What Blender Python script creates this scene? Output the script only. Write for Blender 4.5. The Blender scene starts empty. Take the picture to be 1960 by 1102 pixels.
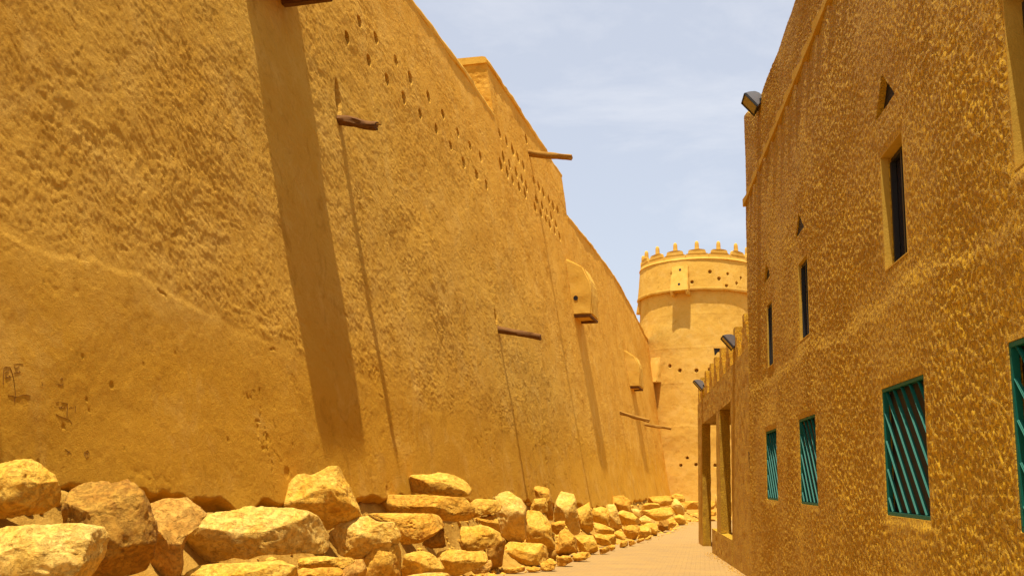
import bpy, bmesh, math, random
import numpy as np
from mathutils import Vector, Matrix

scn = bpy.context.scene
COL = scn.collection

# ------------------------------------------------------------------ camera
FPX = 1850.0                       # focal length in pixels of the 1960 px wide photograph
TH = math.atan(.2)                 # pitch up
PS = math.atan(228/1850*math.cos(TH))   # yaw to the left of the street's axis (+Y)
CF = np.array([-math.sin(PS)*math.cos(TH), math.cos(PS)*math.cos(TH), math.sin(TH)])
CR = np.array([math.cos(PS), math.sin(PS), 0.])
CU = np.cross(CR, CF)
CC = np.array([0, 0, 1.6])
cam = bpy.data.objects.new('camera', bpy.data.cameras.new('camera'))
COL.objects.link(cam)
cam.matrix_world = Matrix(((CR[0], CU[0], -CF[0], CC[0]), (CR[1], CU[1], -CF[1], CC[1]),
                           (CR[2], CU[2], -CF[2], CC[2]), (0, 0, 0, 1)))
cam.data.sensor_width = 36
cam.data.lens = 36*FPX/1960
cam.data.clip_start = .05
cam.data.clip_end = 3000
scn.camera = cam

# ------------------------------------------------------------------ sun and sky
SX, SY = -.035, -.20               # horizontal components of the direction to the sun per unit of height
sl = math.sqrt(SX*SX+SY*SY+1)
SUN = Vector((SX/sl, SY/sl, 1/sl))
elev = math.asin(SUN.z)
sun = bpy.data.objects.new('sun', bpy.data.lights.new('sun', 'SUN'))
COL.objects.link(sun)
sun.data.energy = 5.0
sun.data.angle = math.radians(.5)
sun.data.color = (1, .95, .86)
sun.rotation_euler = SUN.to_track_quat('Z', 'Y').to_euler()
world = bpy.data.worlds.new("World")
scn.world = world
world.use_nodes = True
wn = world.node_tree
wn.nodes.clear()
wo = wn.nodes.new('ShaderNodeOutputWorld')
wb = wn.nodes.new('ShaderNodeBackground')
wb.inputs[1].default_value = .09
sk = wn.nodes.new('ShaderNodeTexSky')
sk.sky_type = 'NISHITA'
sk.sun_disc = False
sk.sun_elevation = elev
sk.sun_rotation = math.atan2(SUN.x, SUN.y)
sk.dust_density = 2.2
sk.air_density = 1.0
sk.ozone_density = 1.2
tc = wn.nodes.new('ShaderNodeTexCoord')
mp = wn.nodes.new('ShaderNodeMapping')
mp.inputs['Scale'].default_value = (1.4, 1.4, 4.5)
mp.inputs['Rotation'].default_value = (0, math.radians(16), 0)
nz = wn.nodes.new('ShaderNodeTexNoise')
nz.inputs['Scale'].default_value = 2.1
nz.inputs['Detail'].default_value = 7
nz.inputs['Roughness'].default_value = .62
nz.inputs['Distortion'].default_value = .3
cr = wn.nodes.new('ShaderNodeValToRGB')
cr.color_ramp.elements[0].position = .50
cr.color_ramp.elements[0].color = (.50, .50, .50, 1)
cr.color_ramp.elements[1].position = .80
cr.color_ramp.elements[1].color = (.80, .80, .80, 1)
mx = wn.nodes.new('ShaderNodeMix')
mx.data_type = 'RGBA'
mx.inputs[7].default_value = (6.1, 6.15, 6.4, 1)
L = wn.links.new
L(tc.outputs['Generated'], mp.inputs['Vector']); L(mp.outputs[0], nz.inputs['Vector'])
L(nz.outputs['Fac'], cr.inputs[0]); L(cr.outputs[0], mx.inputs[0])
L(sk.outputs[0], mx.inputs[6]); L(mx.outputs[2], wb.inputs[0]); L(wb.outputs[0], wo.inputs[0])

vs = scn.view_settings
vs.view_transform = 'Standard'
vs.look = 'None'
vs.exposure = .82
vs.gamma = 1
vs.use_curve_mapping = False
scn.cycles.max_bounces = 8
scn.cycles.diffuse_bounces = 5

# ------------------------------------------------------------------ helpers
def ray(px, py):
    return CF + CR*(px-980)/FPX - CU*(py-551)/FPX

def on_plane(px, py, p0, n):
    d = ray(px, py)
    return CC + d*(np.dot(np.array(p0)-CC, n)/np.dot(d, n))

SL = .015                           # the lane falls away gently
def gz(y):
    return -SL*np.clip(y, -20, 120)
def on_ground(px, py):
    d = ray(px, py)
    return CC + d*(1.6/(-d[2]-SL*d[1]))

AZ, BT = .1246, .13                 # fortress wall: heading and batter
def wx(y, z):
    return -8 + BT*(13-z) + AZ*y
WN = np.array([1, -AZ, BT]); WN = WN/np.linalg.norm(WN)
WD = np.array([AZ, 1, 0]); WD = WD/np.linalg.norm(WD)
WH = np.array([1, -AZ, 0]); WH = WH/np.linalg.norm(WH)
def on_wall(px, py, off=0):
    return on_plane(px, py, np.array([wx(0, 0), 0, 0])+WN*off, WN)
def rx(z):
    return 2.35+.03*z
RN = np.array([-1, 0, .03]); RN = RN/np.linalg.norm(RN)
def on_right(px, py, off=0):
    return on_plane(px, py, np.array([2.35, 0, 0])+RN*off, RN)

def _h(ix, iy, iz, seed):
    h = (ix.astype(np.int64)*374761393 + iy.astype(np.int64)*668265263 + iz.astype(np.int64)*2147483647 + seed*1274126177) & 0xffffffff
    h = ((h ^ (h >> 13))*1274126177) & 0xffffffff
    h = ((h ^ (h >> 16))*2246822519) & 0xffffffff
    return ((h ^ (h >> 15)) & 0xffffff)/float(0xffffff)*2-1

def noise2(x, y, seed=0):
    xi = np.floor(x); yi = np.floor(y)
    fx = x-xi; fy = y-yi
    ux = fx*fx*fx*(fx*(fx*6-15)+10); uy = fy*fy*fy*(fy*(fy*6-15)+10)
    z0 = np.zeros_like(xi)
    a = _h(xi, yi, z0, seed); b = _h(xi+1, yi, z0, seed)
    c = _h(xi, yi+1, z0, seed); d = _h(xi+1, yi+1, z0, seed)
    return (a*(1-ux)+b*ux)*(1-uy)+(c*(1-ux)+d*ux)*uy

def fbm2(x, y, seed=0, o=4, g=.5):
    s = 0; a = 1; t = 0
    for i in range(o):
        s = s+a*noise2(x*2**i+17.3*i, y*2**i-9.1*i, seed+i); t += a; a *= g
    return s/t

def noise3(x, y, z, seed=0):
    xi = np.floor(x); yi = np.floor(y); zi = np.floor(z)
    f = [x-xi, y-yi, z-zi]
    u = [t*t*(3-2*t) for t in f]
    r = 0
    for dx in (0, 1):
        for dy in (0, 1):
            for dz in (0, 1):
                w = (u[0] if dx else 1-u[0])*(u[1] if dy else 1-u[1])*(u[2] if dz else 1-u[2])
                r = r+w*_h(xi+dx, yi+dy, zi+dz, seed)
    return r

def fbm3(P, sc, seed=0, o=4, g=.5):
    s = 0; a = 1; t = 0
    for i in range(o):
        k = sc*2**i
        s = s+a*noise3(P[:, 0]*k+3.7*i, P[:, 1]*k+1.9*i, P[:, 2]*k-5.1*i, seed+i); t += a; a *= g
    return s/t

def sst(a, b, x):
    t = np.clip((x-a)/(b-a), 0, 1)
    return t*t*(3-2*t)

def setp(o, label=None, cat=None, group=None, kind=None):
    if label: o['label'] = label
    if cat: o['category'] = cat
    if group: o['group'] = group
    if kind: o['kind'] = kind
    return o

def empty(name, loc, label=None, cat=None, group=None):
    o = bpy.data.objects.new(name, None)
    COL.objects.link(o)
    o.location = loc
    o.empty_display_size = .2
    return setp(o, label, cat, group)

def np_mesh(name, V, faces, mat, parent=None, smooth=True, sharp=None, loc=None):
    """V: (n,3) world coordinates; faces: array (m,4)/(m,3) or list of tuples"""
    V = np.asarray(V, dtype=np.float64)
    base = np.array(loc if loc is not None else (parent.matrix_world.translation if False else (0, 0, 0)), dtype=float)
    if parent is not None:
        base = np.array(parent_loc(parent))
    elif loc is None:
        base = V.mean(axis=0); base[2] = V[:, 2].min()
    me = bpy.data.meshes.new(name)
    if isinstance(faces, np.ndarray):
        m, k = faces.shape
        me.vertices.add(len(V)); me.loops.add(m*k); me.polygons.add(m)
        me.vertices.foreach_set('co', (V-base).astype(np.float32).ravel())
        me.loops.foreach_set('vertex_index', faces.astype(np.int32).ravel())
        me.polygons.foreach_set('loop_start', np.arange(0, m*k, k, dtype=np.int32))
        me.polygons.foreach_set('loop_total', np.full(m, k, dtype=np.int32))
        me.update(calc_edges=True)
    else:
        me.from_pydata([tuple(v) for v in (V-base)], [], faces)
        me.update()
    if smooth:
        me.polygons.foreach_set('use_smooth', np.ones(len(me.polygons), dtype=bool))
        if sharp:
            me.set_sharp_from_angle(angle=math.radians(sharp))
    else:
        me.polygons.foreach_set('use_smooth', np.zeros(len(me.polygons), dtype=bool))
    me.materials.append(mat)
    o = bpy.data.objects.new(name, me)
    COL.objects.link(o)
    if parent is not None:
        o.parent = parent
        # parents are never rotated; child origin coincides with parent's
    else:
        o.location = base
    return o

def parent_loc(p):
    v = Vector((0, 0, 0))
    while p is not None:
        v += p.location; p = p.parent
    return v

def bm_obj(name, bm, mat, parent=None, smooth=False, sharp=40, bevel=0):
    """bm in world coordinates"""
    if bevel:
        bmesh.ops.bevel(bm, geom=[e for e in bm.edges], offset=bevel, segments=2, affect='EDGES', clamp_overlap=True)
    bmesh.ops.recalc_face_normals(bm, faces=bm.faces)
    if parent is not None:
        base = parent_loc(parent)
    else:
        base = Vector((0, 0, 0))
        for v in bm.verts: base += v.co
        base /= len(bm.verts)
        base.z = min(v.co.z for v in bm.verts)
    bmesh.ops.translate(bm, verts=bm.verts, vec=-base)
    me = bpy.data.meshes.new(name)
    bm.to_mesh(me); bm.free()
    if smooth or bevel:
        me.polygons.foreach_set('use_smooth', np.ones(len(me.polygons), dtype=bool))
        me.set_sharp_from_angle(angle=math.radians(sharp))
    me.materials.append(mat)
    o = bpy.data.objects.new(name, me)
    COL.objects.link(o)
    if parent is not None: o.parent = parent
    else: o.location = base
    return o

def frame_box(bm, o, a, b, c):
    """parallelepiped from corner o with edge vectors a,b,c"""
    o, a, b, c = (Vector(t) for t in (o, a, b, c))
    v = [bm.verts.new(o+a*i+b*j+c*k) for k in (0, 1) for j in (0, 1) for i in (0, 1)]
    for f in ((0, 1, 3, 2), (4, 6, 7, 5), (0, 4, 5, 1), (2, 3, 7, 6), (0, 2, 6, 4), (1, 5, 7, 3)):
        bm.faces.new([v[i] for i in f])

def prism(bm, pts, vec):
    """polygon of world points extruded by vec"""
    vec = Vector(vec)
    a = [bm.verts.new(Vector(p)) for p in pts]
    b = [bm.verts.new(Vector(p)+vec) for p in pts]
    n = len(pts)
    bm.faces.new(a); bm.faces.new(b[::-1])
    for i in range(n):
        bm.faces.new((a[i], b[i], b[(i+1) % n], a[(i+1) % n]))

def refine(bm, cuts_len, amp, seed, sc=3.0, it=6):
    """subdivide long edges and roughen so hand-plastered masses lose their machine edges"""
    bmesh.ops.triangulate(bm, faces=bm.faces)
    for k in range(it):
        ed = [e for e in bm.edges if e.calc_length() > cuts_len]
        if not ed: break
        bmesh.ops.subdivide_edges(bm, edges=ed, cuts=1)
        bmesh.ops.triangulate(bm, faces=[f for f in bm.faces if len(f.verts) > 3])
    bm.normal_update()
    P = np.array([v.co[:] for v in bm.verts])
    d = fbm3(P, sc, seed, 3)*amp
    for v, t in zip(bm.verts, d):
        v.co += v.normal*t

# ------------------------------------------------------------------ materials
def mat_new(name, rough=.9, spec=.15):
    m = bpy.data.materials.new(name)
    m.use_nodes = True
    nt = m.node_tree
    b = nt.nodes['Principled BSDF']
    b.inputs['Roughness'].default_value = rough
    b.inputs['Specular IOR Level'].default_value = spec
    return m, nt, b

def nnoise(nt, scale, detail=4, rough=.55, vec=None, dist=0):
    n = nt.nodes.new('ShaderNodeTexNoise')
    n.inputs['Scale'].default_value = scale
    n.inputs['Detail'].default_value = detail
    n.inputs['Roughness'].default_value = rough
    n.inputs['Distortion'].default_value = dist
    if vec is not None: nt.links.new(vec, n.inputs['Vector'])
    return n.outputs['Fac']

def nramp(nt, fac, stops):
    r = nt.nodes.new('ShaderNodeValToRGB')
    e = r.color_ramp.elements
    while len(e) < len(stops): e.new(.5)
    for el, (p, c) in zip(e, stops):
        el.position = p
        el.color = (c, c, c, 1) if not isinstance(c, tuple) else (*c, 1)
    nt.links.new(fac, r.inputs[0])
    return r.outputs[0]

def nmix(nt, fac, a, b, mode='MIX'):
    m = nt.nodes.new('ShaderNodeMix')
    m.data_type = 'RGBA'; m.blend_type = mode
    for s, v in ((0, fac), (6, a), (7, b)):
        if isinstance(v, (int, float)): m.inputs[s].default_value = v
        elif isinstance(v, tuple): m.inputs[s].default_value = (*v, 1)
        else: nt.links.new(v, m.inputs[s])
    return m.outputs[2]

def nmath(nt, op, a, b=0.0):
    m = nt.nodes.new('ShaderNodeMath'); m.operation = op
    for s, v in ((0, a), (1, b)):
        if isinstance(v, (int, float)): m.inputs[s].default_value = v
        else: nt.links.new(v, m.inputs[s])
    return m.outputs[0]

def nbump(nt, bsdf, layers):
    """layers: (height socket, distance in metres, strength)"""
    prev = None
    for h, d, s in layers:
        b = nt.nodes.new('ShaderNodeBump')
        b.inputs['Distance'].default_value = d
        b.inputs['Strength'].default_value = s
        nt.links.new(h, b.inputs['Height'])
        if prev is not None: nt.links.new(prev, b.inputs['Normal'])
        prev = b.outputs[0]
    nt.links.new(prev, bsdf.inputs['Normal'])

def npos(nt, scale=(1, 1, 1), rot=(0, 0, 0)):
    g = nt.nodes.new('ShaderNodeNewGeometry')
    m = nt.nodes.new('ShaderNodeMapping')
    m.inputs['Scale'].default_value = scale
    m.inputs['Rotation'].default_value = rot
    nt.links.new(g.outputs['Position'], m.inputs['Vector'])
    return m.outputs[0], g

OCHRE_A = (.66, .36, .055)
OCHRE_B = (.60, .30, .026)
OCHRE_C = (.48, .200, .008)

def make_mud(name, ca=OCHRE_A, cb=OCHRE_B, cc=OCHRE_C, lower=True, bump=1.0):
    m, nt, b = mat_new(name, .95, .05)
    pos, g = npos(nt)
    big = nramp(nt, nnoise(nt, .35, 5, .6, pos), [(.35, 0.), (.65, 1.)])
    mid = nramp(nt, nnoise(nt, 2.2, 6, .65, pos, .4), [(.35, 0.), (.7, 1.)])
    fine = nnoise(nt, 22, 5, .65, pos)
    c = nmix(nt, nmath(nt, 'MULTIPLY', mid, .6), ca, cb)
    c = nmix(nt, nmath(nt, 'MULTIPLY', big, .35), c, cc)
    if lower:   # the lower coat is a darker, more orange mud
        sx = nt.nodes.new('ShaderNodeSeparateXYZ'); nt.links.new(g.outputs['Position'], sx.inputs[0])
        zz = nmath(nt, 'ADD', sx.outputs[2], nmath(nt, 'MULTIPLY', nnoise(nt, .6, 4, .6, pos), 1.6))
        low = nramp(nt, nmath(nt, 'MULTIPLY', zz, .1), [(.36, 1.), (.50, 0.)])
        c = nmix(nt, nmath(nt, 'MULTIPLY', low, .6), c, (.60, .285, .012))
    pale = nramp(nt, nnoise(nt, .9, 7, .7, pos, .6), [(.50, 0.), (.68, 1.)])
    c = nmix(nt, nmath(nt, 'MULTIPLY', pale, .5), c, tuple(min(1, v*f) for v, f in zip(ca, (1.08, 1.16, 1.6))))
    stn = nramp(nt, nnoise(nt, 1.6, 8, .72, pos, .9), [(.54, 0.), (.66, 1.)])
    c = nmix(nt, nmath(nt, 'MULTIPLY', stn, .45), c, tuple(v*.72 for v in cc))
    # pits, straw and dark flecks
    fl = nramp(nt, nnoise(nt, 11, 6, .75, pos, .8), [(.22, .0), (.33, 1.)])
    c = nmix(nt, nmath(nt, 'MULTIPLY', nmath(nt, 'SUBTRACT', 1., fl), .55), c, (.24, .09, .012))
    c = nmix(nt, nmath(nt, 'MULTIPLY', nramp(nt, fine, [(.3, 1.), (.7, 0.)]), .16), c, (.35, .14, .02))
    nt.links.new(c, b.inputs['Base Color'])
    nbump(nt, b, [(nnoise(nt, 15, 8, .78, pos, .1), .050*bump, .8), (nnoise(nt, 70, 5, .75, pos), .010*bump, .9)])
    return m

M = {}
M['mud'] = make_mud('mud_plaster')
M['mud_tower'] = make_mud('tower_plaster', (.62, .37, .07), (.57, .32, .045), (.48, .25, .028), False, .35)
M['mud_smooth'] = make_mud('smooth_mud', (.64, .38, .065), (.58, .32, .04), (.50, .25, .02), False, .35)

def make_stucco(name='rough_stucco', k=1.0):
    m, nt, b = mat_new(name, .8, .3)
    pos, g = npos(nt, (1, 1, .95))
    pos2, _ = npos(nt)
    n1 = nnoise(nt, 27, 3, .5, pos, .35)
    n2 = nnoise(nt, 52, 3, .55, pos, .3)
    nn = nmath(nt, 'ADD', nmath(nt, 'MULTIPLY', n1, .68), nmath(nt, 'MULTIPLY', n2, .32))
    pm = nramp(nt, nnoise(nt, 1.3, 6, .65, pos2, .5), [(.36, .35), (.60, 1.)])
    plate = nmath(nt, 'MULTIPLY', nramp(nt, nn, [(.485, 0.), (.515, 1.)]), pm)
    grain = nnoise(nt, 130, 3, .6, pos2)
    big = nramp(nt, nnoise(nt, .8, 5, .6, pos2), [(.35, 0.), (.65, 1.)])
    def c_(*t): return tuple(min(v*k, .85) for v in t)
    c = nmix(nt, plate, c_(.36, .175, .002), c_(.62, .35, .006))  # paler plates, darker grooves: grazing light put into the stucco colour
    c = nmix(nt, nmath(nt, 'MULTIPLY', nramp(nt, nnoise(nt, 6, 4, .6, pos2), [(.45, 0.), (.65, 1.)]), .4), c, c_(.62, .35, .010))
    c = nmix(nt, nmath(nt, 'MULTIPLY', big, .35), c, c_(.40, .20, .002))
    ps, _ = npos(nt, (1, 1, .06))
    st = nramp(nt, nnoise(nt, 2.6, 5, .65, ps), [(.48, 0.), (.66, 1.)])
    c = nmix(nt, nmath(nt, 'MULTIPLY', st, .2), c, c_(.29, .14, .002))
    c = nmix(nt, nmath(nt, 'MULTIPLY', nramp(nt, grain, [(.3, 1.), (.6, 0.)]), .4), c, c_(.22, .10, .006))
    nt.links.new(c, b.inputs['Base Color'])
    nbump(nt, b, [(nramp(nt, nn, [(.46, 0.), (.52, .9), (.7, 1.)]), .010, 1.0), (grain, .003, .6)])
    return m
M['stucco'] = make_stucco()
M['stucco_sunlit'] = make_stucco('painted_sun_stucco', 1.2)  # paler stucco copy; sunlight on the merlon faces put into its colour

def make_stone(name, ca, cb, cc):
    m, nt, b = mat_new(name, .9, .2)
    tc = nt.nodes.new('ShaderNodeTexCoord')
    oi = nt.nodes.new('ShaderNodeObjectInfo')
    ad = nt.nodes.new('ShaderNodeVectorMath'); ad.operation = 'ADD'
    nt.links.new(tc.outputs['Object'], ad.inputs[0])
    sc = nt.nodes.new('ShaderNodeVectorMath'); sc.operation = 'SCALE'
    nt.links.new(oi.outputs['Location'], sc.inputs[0]); sc.inputs[3].default_value = 3.7
    nt.links.new(sc.outputs[0], ad.inputs[1])
    v = ad.outputs[0]
    n1 = nnoise(nt, 3.2, 6, .65, v, .5)
    c = nmix(nt, nramp(nt, n1, [(.38, 0.), (.62, 1.)]), ca, cb)
    n2 = nnoise(nt, 9, 6, .7, v, .6)
    c = nmix(nt, nmath(nt, 'MULTIPLY', nramp(nt, n2, [(.50, 0.), (.66, 1.)]), .75), c, cc)
    n3 = nnoise(nt, 45, 5, .7, v)
    c = nmix(nt, nmath(nt, 'MULTIPLY', nramp(nt, n3, [(.28, 1.), (.5, 0.)]), .45), c, (.28, .12, .015))
    nt.links.new(c, b.inputs['Base Color'])
    pit = nramp(nt, nnoise(nt, 16, 6, .72, v, .4), [(.32, 0.), (.5, 1.)])
    nbump(nt, b, [(n2, .05, .55), (pit, .025, .7), (n3, .010, .7)])
    return m
M['stone_pale'] = make_stone('pale_limestone', (0.666, 0.415, 0.090), (0.630, 0.349, 0.045), (0.504, 0.241, 0.022))
M['stone_yellow'] = make_stone('yellow_limestone', (0.666, 0.382, 0.053), (0.594, 0.299, 0.022), (0.468, 0.191, 0.011))
M['stone_orange'] = make_stone('orange_limestone', (0.612, 0.332, 0.038), (0.540, 0.241, 0.015), (0.396, 0.141, 0.007))
M['stone_brown'] = make_stone('brown_shaded_stone', (0.396, 0.199, 0.022), (0.324, 0.141, 0.011), (0.234, 0.087, 0.006))  # brown stone, with the shade on these boulders mixed into its colour
M['stone_mud'] = make_stone('mud_caked_stone', (0.522, 0.274, 0.045), (0.486, 0.232, 0.030), (0.396, 0.166, 0.019))

def make_earth():
    m, nt, b = mat_new('dry_earth', .95, .05)
    pos, g = npos(nt)
    c = nmix(nt, nramp(nt, nnoise(nt, 2.5, 6, .65, pos), [(.35, 0.), (.65, 1.)]), (.44, .24, .04), (.34, .165, .02))
    nt.links.new(c, b.inputs['Base Color'])
    nbump(nt, b, [(nnoise(nt, 12, 7, .7, pos), .06, .8)])
    return m
M['earth'] = make_earth()

def make_paving():
    m, nt, b = mat_new('block_paving', .85, .2)
    pos, g = npos(nt, (1, 1, 1), (0, 0, math.radians(4)))
    br = nt.nodes.new('ShaderNodeTexBrick')
    nt.links.new(pos, br.inputs['Vector'])
    br.inputs['Scale'].default_value = 1
    br.inputs['Brick Width'].default_value = .22
    br.inputs['Row Height'].default_value = .11
    br.inputs['Mortar Size'].default_value = .007
    br.inputs['Mortar Smooth'].default_value = .3
    br.inputs['Bias'].default_value = .1
    br.inputs['Color1'].default_value = (.31, .175, .048, 1)
    br.inputs['Color2'].default_value = (.25, .15, .055, 1)
    br.inputs['Mortar'].default_value = (.16, .095, .03, 1)
    dust = nramp(nt, nnoise(nt, 1.1, 6, .65, pos), [(.4, 0.), (.65, 1.)])
    c = nmix(nt, nmath(nt, 'ADD', nmath(nt, 'MULTIPLY', dust, .5), .3), br.outputs['Color'], (.34, .20, .052))
    sp = nramp(nt, nnoise(nt, 14, 4, .6, pos), [(.56, 0.), (.7, 1.)])
    c = nmix(nt, nmath(nt, 'MULTIPLY', sp, .35), c, (.36, .235, .10))
    nt.links.new(c, b.inputs['Base Color'])
    hb = nmath(nt, 'SUBTRACT', 1., br.outputs['Fac'])
    nbump(nt, b, [(hb, .006, .8), (nnoise(nt, 30, 4, .6, pos), .004, .5)])
    return m
M['paving'] = make_paving()

def make_wood(name, a, bb):
    m, nt, b = mat_new(name, .9, .1)
    tc = nt.nodes.new('ShaderNodeNewGeometry')
    mp = nt.nodes.new('ShaderNodeMapping'); mp.inputs['Scale'].default_value = (1.5, 14, 14)
    nt.links.new(tc.outputs['Position'], mp.inputs[0])
    n = nnoise(nt, 3, 6, .7, mp.outputs[0])
    nt.links.new(nmix(nt, nramp(nt, n, [(.35, 0.), (.65, 1.)]), a, bb), b.inputs['Base Color'])
    nbump(nt, b, [(n, .012, .9)])
    return m
M['wood'] = make_wood('weathered_wood', (.19, .085, .02), (.09, .035, .01))
M['wood_mud'] = make_wood('mud_coated_wood', (.36, .18, .028), (.22, .10, .012))

def simple(name, col, rough=.5, spec=.3, metal=0, var=.25, sc=25):
    m, nt, b = mat_new(name, rough, spec)
    pos, g = npos(nt)
    n = nramp(nt, nnoise(nt, sc, 5, .65, pos), [(.35, 1.), (.7, 0.)])
    nt.links.new(nmix(nt, nmath(nt, 'MULTIPLY', n, var), col, tuple(t*.45 for t in col)), b.inputs['Base Color'])
    b.inputs['Metallic'].default_value = metal
    return m
M['green'] = simple('green_painted_steel', (.002, .10, .06), .6, .25, 0, .3, 18)
M['dark'] = simple('dark_interior', (.012, .008, .006), .6, .2)
M['glass'] = simple('dark_window_glass', (.015, .010, .008), .12, .5)
M['grey_metal'] = simple('grey_aluminium', (.25, .235, .22), .45, .5, .6)
M['black_metal'] = simple('black_metal', (.02, .018, .016), .5, .4, .2)
M['lamp_glass'] = simple('floodlight_glass', (.20, .14, .035), .08, .6)
M['scribble'] = simple('scratched_pencil', (.20, .09, .02), .9, .05)
M['render'] = make_mud('smooth_render', (.50, .30, .045), (.46, .265, .032), (.42, .225, .025), False, .2)

# ------------------------------------------------------------------ ground
def ground():
    ys = np.array([-60, -20, 0, 30, 60, 90, 120, 400, 2000.])
    xs = np.array([-1500, -60, -20, 0, 20, 60, 1500.])
    V = [(x, y, gz(y)-.012) for y in ys for x in xs]
    nx = len(xs)
    Fc = [(j*nx+i, j*nx+i+1, (j+1)*nx+i+1, (j+1)*nx+i) for j in range(len(ys)-1) for i in range(nx-1)]
    o = np_mesh('ground', V, Fc, M['earth'], smooth=False, loc=(0, 0, 0))
    setp(o, 'dry sandy earth around the paved lane and walls', None, None, 'structure')
    ys = np.linspace(-6, 100, 107)
    V = [(x, y, gz(y)-.004) for y in ys for x in (-7, 0, 9)]
    Fc = [(j*3+i, j*3+i+1, (j+1)*3+i+1, (j+1)*3+i) for j in range(len(ys)-1) for i in range(2)]
    o = np_mesh('path', V, Fc, M['paving'], smooth=False, loc=(0, 0, 0))
    setp(o, 'pinkish block-paved lane between the fortress wall and stucco building', None, None, 'structure')
ground()

# ------------------------------------------------------------------ fortress wall
BASE_Y = [5, 8.7, 10.4, 12.4, 16.3, 20.5, 27.5, 41, 69, 80]
BASE_Z = [1.75, 1.62, 1.40, 1.30, 1.32, 1.22, 1.08, .58, .62, .6]
def berm_h(y): return np.interp(y, BASE_Y, BASE_Z)
Y1, Y2 = 30.4, 43.4
def zb(y): return np.interp(y, [5, 8, 11, 14, 19.5, 32, 80], [4.05, 3.95, 3.82, 3.5, 3.18, 2.5, 1.8]) + .16*fbm2(y*.8, y*0, 5, 3)
def top_warp(y):
    return np.interp(y, [5, 22, 43.4, 50, 56, 62, 68, 74, 80], [0, .04, 0, .28, .45, .3, -.25, -1.0, -1.35]) + .05*noise2(y*.4, y*0, 3)

holesA = [(686.7,42),(663.8,72.3),(719.4,73.5),(706.3,115.6),(757,116.8),(741.4,152.8),(784,149.5),(772.9,188),(819.9,185.9),(804.3,218),(848.4,219),(835,246.3),(876.6,253.7),(863.6,279),(900.3,279.4),(888.5,311.7),(919.5,300.2),(912.6,334.6),(930,353.8)]
holesB = [(956.8,256),(970.2,270.6),(981.6,287),(963,300.4),(991.5,301),(957.6,314),(975,314),(1002.6,317),(970.6,329.7),(987.3,330),(980.9,343),(997.6,343),(993,357.5),(1007.2,356.8),(1003.7,369.7),(1008.3,265.7)]
holesC = [(1022.8,344.6),(1032,356.4),(1040.7,368.6),(1051,381.6),(1059.4,393.4),(1067,401.4),(1027,380.8),(1037.7,392.6),(1025,395.7),(1047.2,405.2),(1035.4,406.7),(1056,412.8),(1045.3,419.3),(1064.7,428.5),(1053.3,428.5),(1062.4,440.3),(1071.6,451.7)]

def relief(y, z, top):
    b = zb(y)
    rough = sst(-.06, .25, z-b)*(1-sst(-.95, -.55, z-top))
    wy = y+.16*fbm2(y*1.6, z*1.6, 41, 4); wz = z+.16*fbm2(y*1.6+7, z*1.6, 42, 4)
    h = .055*fbm2(y/3.6, z/3.0, 11, 3)
    lump = fbm2(wy*7+wz*2.2, wz*7.5, 21, 5, .82)
    rid = 1-np.abs(fbm2(wy*13+wz*5, wz*11, 31, 3, .7))*2
    var = np.clip(.78+.45*fbm2(y*.6, z*.6, 51, 5, .6), .3, 1.2)      # some areas are trowelled flatter
    h += rough*var*(.0175*lump+.0060*rid+.010*fbm2(wy*2.2, wz*2.6, 23, 2))
    h += (1-rough)*(.0075*fbm2(wy*2.4, wz*2.4, 61, 5, .55)+.0022*fbm2(wy*14, wz*14, 62, 3, .6)-.006*(1-sst(0, .05, np.abs(fbm2(wy*2.1+9, wz*2.6, 64, 4)))*1.0)*sst(.1, .4, fbm2(y*.8, z*.8, 65, 2)))
    # edge of the thicker lower coat, with cracks under its lip
    jag = .06*fbm2(y*4, y*0+2, 71, 6, .7)
    h += .013*(1-sst(-.04, .05, z-b-jag))*(.35+.55*sst(-.1, .2, fbm2(y*.9, y*0, 83, 2)))*sst(24, 15, y)
    cr_ = np.exp(-((z-b-jag+.05)/.010)**2)*sst(.22, .42, fbm2(y*1.9, y*0, 81, 3))
    h -= .022*cr_*(y < 22)
    # other cracks
    c2 = np.abs(fbm2(wy*1.2, wz*.9, 91, 5, .55))
    h -= .02*(1-sst(0, .012, c2))*sst(.25, .45, fbm2(y*.45, z*.45, 95, 2))
    # pits in the lower coat
    pn = noise2(wy*7.5, wz*7.5, 101)
    h -= .014*sst(.92, .99, pn)*(1-rough)*sst(.05, .4, fbm2(y*.7, z*.7, 103, 2))
    # undercut where the wall meets the rubble bank
    bz = berm_h(y)+gz(y)*0
    e = bz-.07+.18*fbm2(y*1.4, y*0, 111, 4)
    h -= .15*(1-sst(-.05, .05, z-e))
    # flares outward toward the foot
    h += .10*np.clip((3.2-z)/3.2, 0, 1)**2
    return h

def dent(y, z, h, cy, cz, ry, rz, depth, point=0.0):
    m = (np.abs(y-cy) < ry*1.3) & (np.abs(z-cz) < rz*1.5)
    if not m.any(): return
    yy = (y[m]-cy)/ry; zz = (z[m]-cz)/rz
    yy = yy*(1+point*np.clip(zz, 0, 1)*1.6)
    d = np.sqrt(yy*yy+zz*zz)
    h[m] -= depth*(1-sst(.86, 1.0, d))

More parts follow.
